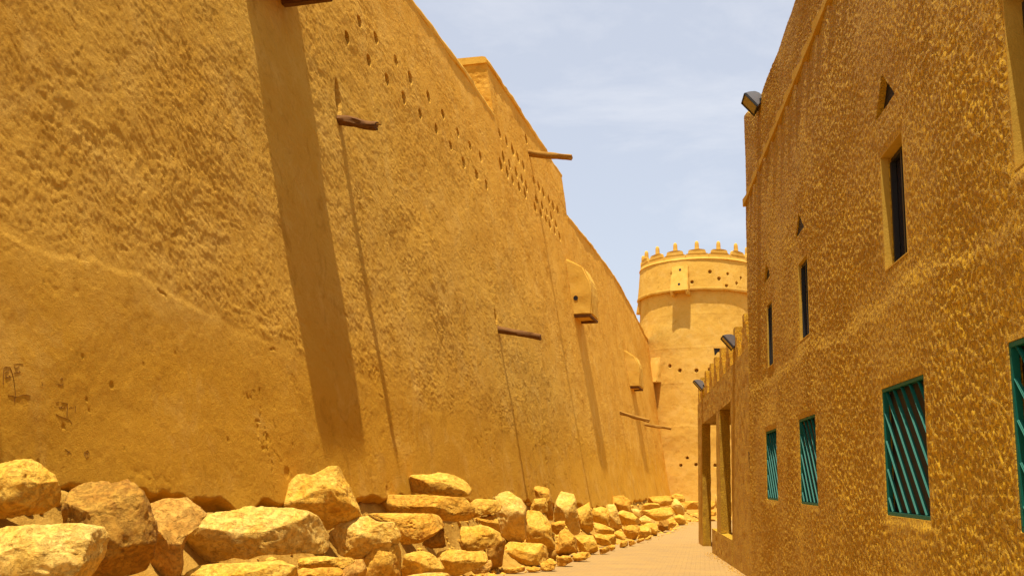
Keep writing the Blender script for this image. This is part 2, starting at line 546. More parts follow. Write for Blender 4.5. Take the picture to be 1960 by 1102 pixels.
def fortress():
    ys = [5.2]
    while ys[-1] < 79.5:
        y = ys[-1]; ys.append(y+min(max(.0015*y, .012), .065))
    ys = np.array(ys)
    for s in (Y1, Y2):
        ys[np.argmin(abs(ys-s))] = s
    zs = np.concatenate([np.arange(-1.6, .2, .1), np.arange(.2, 15.7, .021)])
    for s in (13.7,):
        zs[np.argmin(abs(zs-s))] = s
    zs = np.append(zs, 15.7)
    Y, Z = np.meshgrid(ys, zs, indexing='ij')
    W = top_warp(Y)*np.clip((Z-9)/4.7, 0, 1)
    top = np.where((Y > Y1) & (Y < Y2), 15.7, 13.7)
    h = relief(Y, Z, top)
    Zw = Z+W
    rnd = random.Random(4)
    for lst, r0, rz, pt in ((holesA, .125, .15, .0), (holesB, .18, .22, .5), (holesC, .21, .21, .7)):
        for (a, b) in lst:
            p = on_wall(a, b)
            k = rnd.uniform(.85, 1.12)
            dent(Y, Zw, h, p[1], p[2], r0*k, rz*k, .5, pt)
    for (a, b, ry, rz, dp) in ((647, 188, .13, .42, .16), (948, 605, .10, .24, .10), (1090, 540, .0, .0, 0)):
        if ry:
            p = on_wall(a, b); dent(Y, Zw, h, p[1], p[2], ry, rz, dp, .3)
    for (a, b, r) in ((209, 738, .05), (115, 817, .035), (272, 697, .022), (333, 675, .02), (232, 859, .02), (434, 842, .03), (555, 850, .025), (668, 837, .03), (150, 682, .03), (160, 765, .03), (165, 785, .025), (65, 885, .03), (545, 905, .12), (735, 938, .1), (913, 848, .09), (945, 850, .06), (1020, 860, .08)):
        p = on_wall(a, b); dent(Y, Zw, h, p[1]+.02, p[2], r*.7, r*.7, .013)
    X = wx(Y, Zw)
    P = np.stack([X, Y, Zw], -1)+WN*h[..., None]
    ny, nz_ = Y.shape
    idx = np.arange(ny*nz_).reshape(ny, nz_)
    q = np.stack([idx[:-1, :-1], idx[:-1, 1:], idx[1:, 1:], idx[1:, :-1]], -1)[:, :, ::-1]
    ymid = (Y[:-1, :-1]+Y[1:, 1:])/2; zmid = (Z[:-1, :-1]+Z[1:, 1:])/2
    keep = zmid < np.where((ymid > Y1) & (ymid < Y2), 15.7, 13.7)
    keep &= ~((ymid < 11) & (zmid > 11.5)) | True
    Q = q[keep]
    V = P.reshape(-1, 3)
    # returns (thickness) of the raised block's two ends, as gridded sheets
    extra = []; EQ = []
    base_i = len(V)
    for yv in (Y1, Y2):
        i = int(np.argmin(abs(ys-yv)))
        ks = np.where(zs >= 13.69)[0]
        nd = 50
        col = P[i, ks]
        dd = np.linspace(0, 2.2, nd)
        G = col[:, None, :]-WH[None, None, :]*dd[None, :, None]
        nn = fbm2(G[..., 0]*6, G[..., 2]*6, 77, 3)*.03*sst(0, .1, dd)[None, :]
        G = G+WD*nn[..., None]
        n0 = base_i+sum(len(e) for e in extra)
        extra.append(G.reshape(-1, 3))
        ii = np.arange(G.shape[0]*nd).reshape(G.shape[0], nd)+n0
        EQ.append(np.stack([ii[:-1, :-1], ii[1:, :-1], ii[1:, 1:], ii[:-1, 1:]], -1).reshape(-1, 4))
    V = np.concatenate([V]+extra)
    Q = np.concatenate([Q]+EQ)
    root = empty('fortress_wall', (wx(30, 0), 30, gz(30)), 'tall battered ochre mud-plaster fortress wall along the left of the lane', 'wall')
    np_mesh('wall_face', V, Q, M['mud'], root, True, 62)
    # body behind the face
    bm = bmesh.new()
    def blk(ya, yb, zt, dep):
        a = np.array([wx(ya, 0), ya, -1.6]); b = np.array([wx(yb, 0), yb, -1.6])
        at = np.array([wx(ya, zt), ya, zt]); bt = np.array([wx(yb, zt), yb, zt])
        o0 = -WH*.35; o1 = -WH*dep
        vs_ = [bm.verts.new(Vector(p)) for p in (a+o0, b+o0, b+o1-WH*1.5, a+o1-WH*1.5, at+o0, bt+o0, bt+o1, at+o1)]
        for f in ((0, 3, 2, 1), (4, 5, 6, 7), (0, 1, 5, 4), (2, 3, 7, 6), (1, 2, 6, 5), (3, 0, 4, 7)):
            bm.faces.new([vs_[i] for i in f])
    blk(5.2, Y1+.3, 13.55, 1.3); blk(Y1+.1, Y2-.1, 15.5, 2.15); blk(Y2-.3, 66, 13.3, 1.3); blk(66.01, 79, 12.1, 1.3)
    bm_obj('wall_core', bm, M['mud'], root)
    # rounded coping along each length of parapet
    def coping(ya, yb, zt, dep, name='coping'):
        n = int((yb-ya)/.10)+2
        yy = np.linspace(ya, yb, n)
        prof = [(-.03, -.13), (.035, -.115), (.055, -.05), (.045, .02), (0, .075), (-.12, .10), (-dep*.6, .11), (-dep, .07), (-dep-.02, -.12)]
        V = []
        for k, y in enumerate(yy):
            t = float(top_warp(np.array([y]))[0])
            z = zt+t
            for j, (dx, dz) in enumerate(prof):
                w = .014*noise2(np.array([y*2.3]), np.array([j*.7]), 7)[0]+.016*noise2(np.array([y*.7]), np.array([j*.2]), 8)[0]
                p = np.array([wx(y, z), y, z+dz+w])+WH*(dx+w)
                V.append(p)
        m = len(prof)
        F_ = [(k*m+j, (k+1)*m+j, (k+1)*m+(j+1) % m, k*m+(j+1) % m) for k in range(n-1) for j in range(m)]
        F_ += [tuple(range(m))[::-1], tuple((n-1)*m+j for j in range(m))]
        np_mesh(name, V, F_, M['mud_smooth'], root, True, 50)
    coping(5.2, Y1+.02, 13.7, 1.0)
    coping(Y1-.06, Y2+.06, 15.7, 2.1)
    coping(Y2+.07, 79, 13.7, 1.0)
    return root
FW = fortress()

# projecting machicolation boxes on the wall
def bartizan(parent, P0, n, d, width, height, prot, top_h, mat, seed, holes=(), open_bottom=True, name='machicolation'):
    """P0: bottom of the near edge on the wall; n outward horizontal, d along the wall (away), all numpy"""
    up = np.array([0, 0, 1.])
    bm = bmesh.new()
    bt = BT
    prof = [(-.25, 0), (prot, 0), (prot*1.0-.02, height*.38), (prot*.92, height*.60), (prot*.55, height*.86), (.02, height+.05), (-.25, height+.05)]
    pts = [P0+n*a+up*b-n*(bt*b if a < .1 else 0) for a, b in prof]
    prism(bm, pts, d*width)
    bmesh.ops.bevel(bm, geom=[e for e in bm.edges], offset=.07, segments=3, affect='EDGES', clamp_overlap=True)
    refine(bm, .22, .035, seed, 2.2, 5)
    o = bm_obj(name, bm, mat, parent, True, 60)
    # two timbers carrying it
    bm = bmesh.new()
    frame_box(bm, P0-n*.3-up*.09+d*.04, n*(prot+.27), d*.14, up*.12)
    frame_box(bm, P0-n*.3-up*.09+d*(width-.18), n*(prot+.27), d*.14, up*.12)
    frame_box(bm, P0+n*(prot-.16)-up*.085+d*.20, n*.12, d*(width-.40), up*.11)
    bm_obj('support_timber', bm, M['wood'], o, bevel=.012)
    for (u, v, r) in holes:      # peep holes: dark discs on the near cheek, painting their shaded depth
        c = P0+n*u+up*v-d*.004
        bm = bmesh.new()
        ring = [c+n*r*math.cos(t)+up*r*1.1*math.sin(t) for t in np.linspace(0, 2*math.pi, 15)[:-1]]
        prism(bm, ring, -d*.012)
        bm_obj('peep_hole_shade', bm, M['dark'], o)
    return o

p = on_wall(560, 14)
bartizan(FW, np.array([wx(13.2, 9.66), 13.2, 9.66]), WH, WD, 1.62, 2.6, .93, 0, M['mud_smooth'], 5)
bartizan(FW, np.array([wx(5.1, 8.6), 5.1, 8.6]), WH, WD, 1.45, 2.4, .95, 0, M['mud_smooth'], 6)
b2 = on_wall(1098, 603)
bartizan(FW, np.array([wx(b2[1], b2[2]), b2[1], b2[2]]), WH, WD, 1.9, 2.5, .80, 0, M['mud_smooth'], 7, holes=((.10, .75, .10),))
b3 = on_wall(1206, 740)
bartizan(FW, np.array([wx(b3[1], b3[2]), b3[1], b3[2]]), WH, WD, 2.0, 2.2, .60, 0, M['mud_smooth'], 8)

# wooden spouts / beams
def beam(root_px, tip_px, r0, r1, mat, seed, split=False):
    A = on_wall(*root_px)
    # tip lies in the vertical plane through A perpendicular to the wall
    B = on_plane(tip_px[0], tip_px[1], A, WD)
    A = A-(B-A)*.25
    n = 26; m = 14
    ax = (B-A); Ln = np.linalg.norm(ax); ax /= Ln
    s = np.cross(ax, [0, 0, 1.]); s /= np.linalg.norm(s); u = np.cross(s, ax)
    V = []
    for i in range(n+1):
        t = i/n
        c = A+ax*Ln*t+u*.018*noise2(np.array([t*2.5]), np.array([seed*1.]), seed)[0]+s*.02*noise2(np.array([t*3]), np.array([3.]), seed)[0]
        r = r0+(r1-r0)*t
        if i == n: c = c-ax*.01
        for j in range(m):
            a = 2*math.pi*j/m
            rr = r*(1+.16*noise2(np.array([t*5]), np.array([j*.9]), seed+3)[0]+.08*noise2(np.array([t*2]), np.array([j*2.1]), seed+5)[0])
            V.append(c+(s*math.cos(a)+u*math.sin(a))*rr+ax*(.03*noise2(np.array([j*1.3]), np.array([0.]), seed)[0] if i >= n-1 else 0))
    F_ = [(i*m+j, i*m+(j+1) % m, (i+1)*m+(j+1) % m, (i+1)*m+j) for i in range(n) for j in range(m)]
    F_ += [tuple(range(m))[::-1], tuple(n*m+j for j in range(m))]
    o = np_mesh('spout_beam', V, F_, mat, FW, True, 50)
    if split:
        bm = bmesh.new()
        frame_box(bm, B-ax*.12+u*.01, ax*.20, s*.035, u*.03)
        bm_obj('splinter', bm, M['wood_mud'], o, bevel=.006)
    return o
beam((650, 231), (722, 241), .10, .085, M['wood'], 3, True)
beam((1014, 293), (1094, 303), .135, .12, M['wood_mud'], 9)
beam((953, 630), (1036, 645), .095, .09, M['wood'], 15)
beam((1186, 789), (1243, 805), .10, .10, M['wood_mud'], 21)
beam((1233, 811), (1285, 820), .10, .10, M['wood_mud'], 27)

# pencilled and scratched marks on the lower plaster
def scribbles():
    def arc(cx, cy, rx_, ry_, a0, a1, n=8):
        return [(cx+rx_*math.cos(math.radians(a0+(a1-a0)*i/n)), cy-ry_*math.sin(math.radians(a0+(a1-a0)*i/n))) for i in range(n+1)]
    k = 180/992.
    def c(pts): return [(x*k, 680+y*k) for x, y in pts]
    L_ = [c([(35, 310), (36, 200), (38, 150), (48, 124), (75, 120), (105, 124), (118, 150), (135, 200), (148, 270), (158, 350), (165, 430), (150, 490)]),
          c([(50, 183), (62, 172), (82, 168), (90, 148)]),
          c([(55, 238), (72, 236), (84, 228), (64, 226), (70, 208)]), c([(84, 232), (100, 226), (106, 214), (94, 216), (104, 224), (118, 226)]), c([(66, 244), (68, 245)]),
          c([(148, 95), (175, 88), (210, 87), (245, 90)]), c([(155, 118), (160, 135), (176, 132), (205, 108)]),
          c([(150, 185), (168, 183), (180, 172), (188, 182), (200, 176), (206, 160), (216, 178), (200, 180)]),
          c([(85, 420), (130, 425), (160, 436), (200, 430), (240, 415), (290, 416), (320, 425)]),
          c([(650, 495), (690, 500), (712, 510), (708, 600), (706, 655)]), c([(620, 540), (632, 552), (645, 535), (655, 556), (668, 545), (690, 540)]),
          c([(730, 552), (745, 545), (760, 555), (775, 548)]), c([(590, 620), (640, 645), (690, 660), (735, 680), (760, 720)]),
          c([(795, 530), (797, 570), (790, 600)]), c([(590, 495), (620, 490)]), c([(685, 985), (720, 1010), (752, 1035)]), c([(735, 1005), (705, 1040)]),
          c([(890, 1060), (892, 1015), (925, 1000), (942, 1030), (935, 1065), (905, 1080), (900, 1030), (930, 1025), (915, 1055)]),
          c([(640, 250), (655, 232), (660, 262)]), c([(610, 300), (640, 312), (672, 300)]), c([(430, 280), (450, 300), (440, 316)])]
    bm = bmesh.new()
    for ln in L_:
        P = []
        for (a, b) in ln:
            q = on_wall(a, b)
            hh = relief(np.array([[q[1]]]), np.array([[q[2]]]), np.array([[13.7]]))[0, 0]
            P.append(on_wall(a, b, hh+.002))
        for A, B in zip(P[:-1], P[1:]):
            v = B-A
            w = np.cross(WN, v); w = w/np.linalg.norm(w)*.0013
            frame_box(bm, A-w-WN*.004, v, w*2, WN*.0055)
    bm_obj('scratched_writing', bm, M['scribble'], FW)
scribbles()

# ------------------------------------------------------------------ round tower
def tower():
    cx, cy = 5.72, 78.6
    zl, zr, zm = 16.0, 18.45, 18.63       # ledge, rim line, base of the merlons
    root = empty('round_tower', (cx, cy, gz(cy)), 'round ochre mud tower with pinnacled crown closing the far end of the lane', 'tower')
    na = 1050
    ang = np.linspace(-math.pi*.5-2.0, -math.pi*.5+2.0, na)   # side towards the lane; the rest is coarser below
    def R_body(z): return 4.62+.068*(zl-z)+.25*np.clip((.8-z)/2, 0, 1)**2
    def R_crown(z): return 4.86-.115*(z-zl)
    def sheet(zs, Rf, seed, holes, amp=1.0):
        A, Z = np.meshgrid(ang, zs, indexing='ij')
        R = Rf(Z)
        s = A*4.8
        h = .055*fbm2(s/2.4, Z/1.8, seed, 3)*amp+.012*fbm2(s*2.6, Z*3.0, seed+1, 5, .6)*amp
        # horizontal lifts of mud left as faint seams
        for zz in (14.2, 8.9, 5.6, 11.6):
            w = .05*fbm2(s*.8, s*0+zz, seed+2, 3)
            h += .006*np.exp(-((Z-zz-w)/.05)**2)
        for (a, b, r) in holes:
            # point on the cylinder by marching the ray
            d = ray(a, b); best = None
            for t in np.linspace(60, 90, 3001):
                q = CC+d*t
                if math.hypot(q[0]-cx, q[1]-cy) < Rf(np.array([q[2]]))[0]: best = q; break
            if best is None: continue
            aa = math.atan2(best[1]-cy, best[0]-cx)
            if aa > 0: aa -= 2*math.pi
            rr = np.sqrt(((A-aa)*4.8/r)**2+((Z-best[2])/r)**2)
            h -= .35*(1-sst(.8, 1.05, rr))
        return A, Z, R+h
    def mk(name, zs, Rf, seed, holes, amp=1.0):
        A, Z, R = sheet(zs, Rf, seed, holes, amp)
        P = np.stack([cx+R*np.cos(A), cy+R*np.sin(A), Z], -1)
        ny, nz_ = A.shape
        idx = np.arange(ny*nz_).reshape(ny, nz_)
        Q = np.stack([idx[:-1, :-1], idx[1:, :-1], idx[1:, 1:], idx[:-1, 1:]], -1).reshape(-1, 4)
        # coarse far side
        na2 = 40
        ang2 = np.linspace(ang[-1], ang[0]+2*math.pi, na2)
        zz2 = zs[::12] if (len(zs)-1) % 12 == 0 else np.append(zs[::12], zs[-1])
        A2, Z2 = np.meshgrid(ang2, zz2, indexing='ij')
        R2 = Rf(Z2)
        P2 = np.stack([cx+R2*np.cos(A2), cy+R2*np.sin(A2), Z2], -1)
        i2 = np.arange(A2.size).reshape(A2.shape)+ny*nz_
        Q2 = np.stack([i2[:-1, :-1], i2[1:, :-1], i2[1:, 1:], i2[:-1, 1:]], -1).reshape(-1, 4)
        return np_mesh(name, np.concatenate([P.reshape(-1, 3), P2.reshape(-1, 3)]), np.concatenate([Q, Q2]), M['mud_tower'], root, True, 60)
    hb = [(1281.7, 700, .13), (1301, 708.7, .14), (1333, 708.7, .14), (1358.6, 706.6, .13), (1315.3, 875.8, .10), (1302.9, 890, .11), (1332, 888.6, .11), (1369.5, 889.9, .12), (1345, 792, .0)]
    hb = [t for t in hb if t[2] > 0]
    mk('tower_body', np.arange(-1.6, zl+.3, .05), R_body, 201, hb)
    hc = [(1286.7, 523.9, .13), (1285.8, 548.4, .12), (1324.5, 539.5, .13), (1359, 520, .14), (1376.5, 533, .14), (1393, 524, .12), (1390.7, 546.8, .13), (1409.9, 542, .13), (1418, 531.8, .12)]
    crown = mk('crown', np.arange(zl, zr+.02, .045), R_crown, 221, hc)
    # underside ring of the crown with a ragged drip edge
    n = 240
    V = []; 
    aa = np.linspace(0, 2*math.pi, n, endpoint=False)
    jag = .05*fbm2(aa*14, aa*0, 9, 3)
    for a, j in zip(aa, jag):
        for (r, z) in ((4.55, zl+.10), (4.72, zl-.04+j), (4.86, zl-.05+j), (4.905, zl+.05), (4.855, zl+.20), (4.60, zl+.24)):
            V.append((cx+r*math.cos(a), cy+r*math.sin(a), z))
    F_ = [(i*6+k, i*6+(k+1) % 6, ((i+1) % n)*6+(k+1) % 6, ((i+1) % n)*6+k) for i in range(n) for k in range(6)]
    np_mesh('ledge', V, F_, M['mud_tower'], crown, True, 50)
    # parapet ring: slim shadow line, then the stepped merlons grow out of it
    V = []
    for a, j in zip(aa, jag):
        r0 = R_crown(zr)
        for (r, z) in ((r0-.30, zr-.15), (r0+.02, zr-.02+j*.3), (r0+.08, zr+.01+j*.3), (r0+.06, zr+.05), (r0+.0, zm), (r0-.30, zm)):
            V.append((cx+r*math.cos(a), cy+r*math.sin(a), z))
    np_mesh('parapet_band', V, F_, M['mud_tower'], crown, True, 50)
    nm = 16
    r0 = R_crown(zr)+.02
    rng = random.Random(3)
    def arcblock(bm, a0, a1, ri, ro, z0, z1, k=5):
        for t in range(k):
            b0 = a0+(a1-a0)*t/k; b1 = a0+(a1-a0)*(t+1)/k
            pts = [(cx+ri*math.cos(b0), cy+ri*math.sin(b0), z0), (cx+ro*math.cos(b0), cy+ro*math.sin(b0), z0), (cx+ro*math.cos(b1), cy+ro*math.sin(b1), z0), (cx+ri*math.cos(b1), cy+ri*math.sin(b1), z0)]
            prism(bm, pts, (0, 0, z1-z0))
        bmesh.ops.remove_doubles(bm, verts=bm.verts, dist=.001)
    face0 = -math.pi/2-math.atan2(cx, cy)*0+math.atan2(-0, 1)
    a_c = math.atan2(CC[1]-cy, CC[0]-cx)+.02
    for i in range(nm):
        a = a_c+2*math.pi*i/nm
        hw = math.pi/nm
        prof = [(-1, 0), (-1, .16), (-.97, .26), (-.80, .29), (-.77, .38), (-.73, .54), (-.62, .60), (-.2, .64), (.2, .64), (.62, .60), (.73, .54), (.77, .38), (.80, .29), (.97, .26), (1, .16), (1, 0)]
        pts_o = []; pts_i = []
        for (t, z) in prof:
            b = a+t*hw*.985
            z = z+rng.uniform(-.015, .015) if z > 0 else z-.04
            t_in = .004*0
            pts_o.append((cx+(r0-.1*z)*math.cos(b), cy+(r0-.1*z)*math.sin(b), zm+z))
            pts_i.append((cx+(r0-.30)*math.cos(b), cy+(r0-.30)*math.sin(b), zm+z))
        bm = bmesh.new()
        A_ = [bm.verts.new(p) for p in pts_o]; B_ = [bm.verts.new(p) for p in pts_i]
        m = len(A_)
        # strips front/back as fans between mirrored profile points
        for s in range(m//2-1):
            bm.faces.new((A_[s], A_[s+1], A_[m-2-s], A_[m-1-s]))
            bm.faces.new((B_[s+1], B_[s], B_[m-1-s], B_[m-2-s]))
        for s in range(m-1):
            bm.faces.new((A_[s+1], A_[s], B_[s], B_[s+1]))
        mo = bm_obj('merlon', bm, M['mud_tower'], crown, True, 35)
        # pinnacle: a rounded, slightly bulging finger of mud
        bm = bmesh.new()
        rr = [(.21, .56), (.18, .70), (.165, .88), (.16, 1.06), (.145, 1.18), (.10, 1.28), (.03, 1.32)]
        px_, py_ = cx+(r0-.30)*math.cos(a), cy+(r0-.30)*math.sin(a)
        rings = []
        lean = rng.uniform(-.03, .03)
        for (r, z) in rr:
            rings.append([bm.verts.new((px_+r*math.cos(t)+lean*z, py_+r*math.sin(t), zm+z)) for t in np.linspace(0, 2*math.pi, 13)[:-1]])
        for q, w in zip(rings[:-1], rings[1:]):
            for j in range(12): bm.faces.new((q[j], q[(j+1) % 12], w[(j+1) % 12], w[j]))
        bm.faces.new(rings[-1])
        bm_obj('pinnacle', bm, M['mud_tower'], mo, True, 50)
    # machicolation box on the crown
    a = None
    d = ray(1303, 545)
    for t in np.linspace(60, 90, 3001):
        q = CC+d*t
        if math.hypot(q[0]-cx, q[1]-cy) < R_crown(q[2]): break
    a = math.atan2(q[1]-cy, q[0]-cx)
    rad = np.array([math.cos(a), math.sin(a), 0]); tan = np.array([-math.sin(a), math.cos(a), 0])
    up = np.array([0, 0, 1.])
    def boxon(rad, tan, z0, z1, hw0, hw1, r_in, p0, p1, nm_, par, bev=.05):
        c0 = np.array([cx, cy, 0])
        bm = bmesh.new()
        pts = [c0+rad*r_in-tan*hw0+up*z0, c0+rad*r_in+tan*hw0+up*z0, c0+rad*p0+tan*hw0+up*z0, c0+rad*p0-tan*hw0+up*z0,
               c0+rad*r_in-tan*hw1+up*z1, c0+rad*r_in+tan*hw1+up*z1, c0+rad*p1+tan*hw1+up*z1, c0+rad*p1-tan*hw1+up*z1]
        v = [bm.verts.new(p) for p in pts]
        for f in ((0, 1, 2, 3), (4, 7, 6, 5), (0, 3, 7, 4), (1, 5, 6, 2), (3, 2, 6, 7), (0, 4, 5, 1)): bm.faces.new([v[i] for i in f])
        bmesh.ops.bevel(bm, geom=[e for e in bm.edges], offset=bev, segments=2, affect='EDGES', clamp_overlap=True)
        refine(bm, .18, .03, 31, 3, 4)
        return bm_obj(nm_, bm, M['mud_tower'], par, True, 60)
    mb = boxon(rad, tan, zl-.12, zl+1.95, .72, .62, 4.3, 5.42, 4.86, 'machicolation', crown)
    for s in (-1, 1):
        boxon(rad, tan*1.0, zl-.42, zl-.10, .085, .10, 4.3, 5.30, 5.38, 'bracket', mb, .02).location += Vector(tan*s*.60)
    for (u, z, r) in ((.03, 1.62, .09), (0, .42, .10)):
        c0 = np.array([cx, cy, 0])+rad*((5.42-(z+.12)*.27)+.012)+tan*u+up*(zl+z)
        bm = bmesh.new()
        ring = [c0+tan*r*math.cos(t)+up*r*math.sin(t)-rad*.27*r*math.sin(t) for t in np.linspace(0, 2*math.pi, 15)[:-1]]
        prism(bm, ring, rad*.012)
        bm_obj('peep_hole_shade', bm, M['dark'], mb)  # dark disc on the box front, painting the hole's shade
    # box low on the left flank
    for (px_, py_, zt, zb_, hw, pr) in ((1252, 716, None, None, .62, .55), (1226, 585, None, None, .35, .35)):
        d = ray(px_, py_); hit = None
        for t in np.linspace(60, 95, 3501):
            q = CC+d*t
            if math.hypot(q[0]-cx, q[1]-cy) < float(R_body(np.array([q[2]]))[0]): hit = q; break
        if hit is None: continue
        a = math.atan2(hit[1]-cy, hit[0]-cx)
        if px_ == 1252: a += .03
        rd = np.array([math.cos(a), math.sin(a), 0]); tg = np.array([-math.sin(a), math.cos(a), 0])
        Rb = float(R_body(np.array([hit[2]]))[0])
        boxon(rd, tg, hit[2]-.7, hit[2]+1.3, hw, hw*.8, Rb-.4, Rb+pr, Rb-.02, 'side_machicolation', root)
    # square window
    d = ray(1374.5, 673)
    for t in np.linspace(60, 90, 3001):
        q = CC+d*t
        if math.hypot(q[0]-cx, q[1]-cy) < float(R_body(np.array([q[2]]))[0]): break
    a = math.atan2(q[1]-cy, q[0]-cx)
    rd = np.array([math.cos(a), math.sin(a), 0]); tg = np.array([-math.sin(a), math.cos(a), 0])
    bm = bmesh.new()
    frame_box(bm, q-tg*.29-np.array([0, 0, .26])-rd*.2, tg*.58, (0, 0, .52), rd*.215)
    w = bm_obj('square_window', bm, M['dark'], root)
    bm = bmesh.new()
    for (o_, a_, b_) in (((-.33), .66, .04),):
        frame_box(bm, q-tg*.33+np.array([0, 0, .265])-rd*.1, tg*.66, (0, 0, .04), rd*.14)
    bm_obj('window_surround', bm, M['mud_tower'], w)
    # roof deck so the crown is not an open tube
    bm = bmesh.new()
    bmesh.ops.create_circle(bm, cap_ends=True, segments=48, radius=4.4)
    bmesh.ops.translate(bm, verts=bm.verts, vec=(cx, cy, zr-.4))
    bm_obj('roof_deck', bm, M['earth'], root)
tower()

# short stretch of wall right of the tower, behind the portico
def far_wall():
    ys = np.linspace(9.5, 40, 200)
    bm = bmesh.new()
    frame_box(bm, (10.2, 80.2, -1.6), (22, -1.0, 0), (.2, 1.2, 0), (0, 0, 11))
    refine(bm, .9, .06, 77, 1.2, 6)
    o = bm_obj('fortress_side_wall', bm, M['mud_tower'], None, True, 60)
    setp(o, 'mud wall running right from the round tower behind the stucco building', 'wall')
far_wall()

# ------------------------------------------------------------------ stucco building
YE = 20.25         # far corner of the tall block
ROOF = 8.62
def stucco_building():
    root = empty('stucco_building', (rx(0), 10, gz(10)), 'two-storey building of coarse golden stucco with green window grilles on the right', 'building')
    rects = [  # y0,y1,z0,z1,depth
        (16.55, 17.87, 1.29, 2.47, .07), (13.07, 14.37, 1.29, 2.47, .07), (8.29, 9.67, 1.29, 2.47, .07), (5.12, 6.47, 1.29, 2.47, .07),
        (16.83, 17.50, 3.56, 4.70, .085), (13.40, 14.16, 3.56, 4.70, .10), (8.60, 9.38, 3.56, 4.70, .145), (5.42, 6.18, 3.52, 4.72, .17)]
    tris = [(16.93, 17.68, 5.14, 5.44), (13.58, 14.34, 5.12, 5.44), (8.75, 9.45, 5.10, 5.46)]
    slots = [(20.9, 21.0, 0, 0)]
    ys = [3.6]
    while ys[-1] < YE:
        y = ys[-1]; ys.append(y+min(max(.0021*y, .0105), .05))
    ys[-1] = YE
    ys = np.array(ys)
    zs = np.arange(-.6, 9.6, .0145)
    snapy = sorted({v for r in rects for v in r[:2]})
    for s in snapy: ys[np.argmin(abs(ys-s))] = s
    for s in (1.29, 2.47, 3.56, 4.70, 5.10): zs[np.argmin(abs(zs-s))] = s
    Y, Z = np.meshgrid(ys, zs, indexing='ij')
    Y = Y.copy()
    h = .035*fbm2(Y/2.2, Z/2.0, 301, 3)
    clump = fbm2(Y*13, Z*8.5, 311, 3, .6)
    patch = .35+.9*sst(-.35, .3, fbm2(Y*.55, Z*.5, 331, 4))
    h += patch*.0065*sst(-.02, .07, .7*fbm2(Y*19, Z*19, 311, 2, .5)+.5*fbm2(Y*40, Z*40, 313, 1))+.0035*fbm2(Y*45, Z*40, 321, 2)
    # smoother, hand-rubbed margins round the openings
    marg = np.ones_like(h)
    for (a, b, c, d, dep) in rects:
        m = sst(.0, .09, np.maximum(np.maximum(a-Y, Y-b), np.maximum(c-Z, Z-d)))
        marg = np.minimum(marg, .15+.85*m)
    h = h*marg
    # faint horizontal construction change at the first floor
    h += .014*sst(-.12, .12, 3.15+.05*Y*.3-Z+.1*fbm2(Y*.6, Z*0, 5, 2))
    for (a, b, c, d, dep) in rects:
        ins = (Y > a+1e-4) & (Y < b-1e-4) & (Z > c+1e-4) & (Z < d-1e-4)
        h[ins] = -dep
    for (a, b, c, d) in tris:
        apex = (a+b)/2+.04
        for j, z in enumerate(zs):
            if z <= c or z >= d: continue
            t = (z-c)/(d-c)
            l = a+(apex-a)*t; r = b+(apex-b)*t
            for e in (l, r):
                k = int(np.argmin(abs(Y[:, j]-e))); Y[k, j] = e
            ins = (Y[:, j] > l+1e-4) & (Y[:, j] < r-1e-4)
            h[ins, j] = -.26
    # top: parapet edge, slightly sagging, rising to a horn at the far corner
    topz = ROOF+np.interp(Y, [3, 10, 15, 18.6, 19.3, 19.7, YE], [0, -.02, 0, .14, .42, .62, .74])+.05*fbm2(Y*.7, Y*0, 9, 3)
    zt_row = zs[-1]
    Zw = np.where(Z > 7.7, 7.7+(Z-7.7)*(topz-7.7)/(zt_row-7.7), Z)
    X = rx(Zw)
    P = np.stack([X, Y, Zw], -1)+RN*h[..., None]
    ny, nz_ = Y.shape
    idx = np.arange(ny*nz_).reshape(ny, nz_)
    Q = np.stack([idx[:-1, :-1], idx[:-1, 1:], idx[1:, 1:], idx[1:, :-1]], -1).reshape(-1, 4)
    np_mesh('wall_face', P.reshape(-1, 3), Q, M['stucco'], root, True, 50)
    # far end wall, top and core
    bm = bmesh.new()
    prof = []
    nd = 30
    edge = P[-1]
    V = []
    for v in edge:
        for k in range(nd):
            V.append(v+np.array([1, 0, 0])*k*.22+np.array([0, .02*math.sin(k*7+v[2]*9), 0])*(k > 0))
    m = len(edge)
    Fq = [(i*nd+k, i*nd+k+1, (i+1)*nd+k+1, (i+1)*nd+k) for i in range(m-1) for k in range(nd-1)]
    np_mesh('end_wall', V, Fq, M['stucco'], root, True, 50)
    # parapet top, rounded, .30 thick, and its inner face
    V = []
    tp = P[:, -1]
    for v in tp:
        for (dx, dz) in ((0, 0), (.02, .025), (.08, .045), (.2, .045), (.28, .02), (.31, -.03), (.31, -1.2)):
            V.append(v+np.array([dx, 0, dz]))
    m = len(tp)
    Fq = [(i*7+k, i*7+k+1, (i+1)*7+k+1, (i+1)*7+k) for i in range(m-1) for k in range(6)]
    Fq.append(tuple((m-1)*7+k for k in range(7)))
    np_mesh('parapet_top', V, Fq, M['stucco'], root, True, 50)
    bm = bmesh.new()
    frame_box(bm, (3.05, 3.6, -.6), (6, 0, 0), (0, YE-3.75, 0), (0, 0, 8.4))
    frame_box(bm, (2.62, 3.6, 7.75), (.43, 0, 0), (0, YE-3.75, 0), (0, 0, .05))
    bm_obj('roof_and_core', bm, M['render'], root)
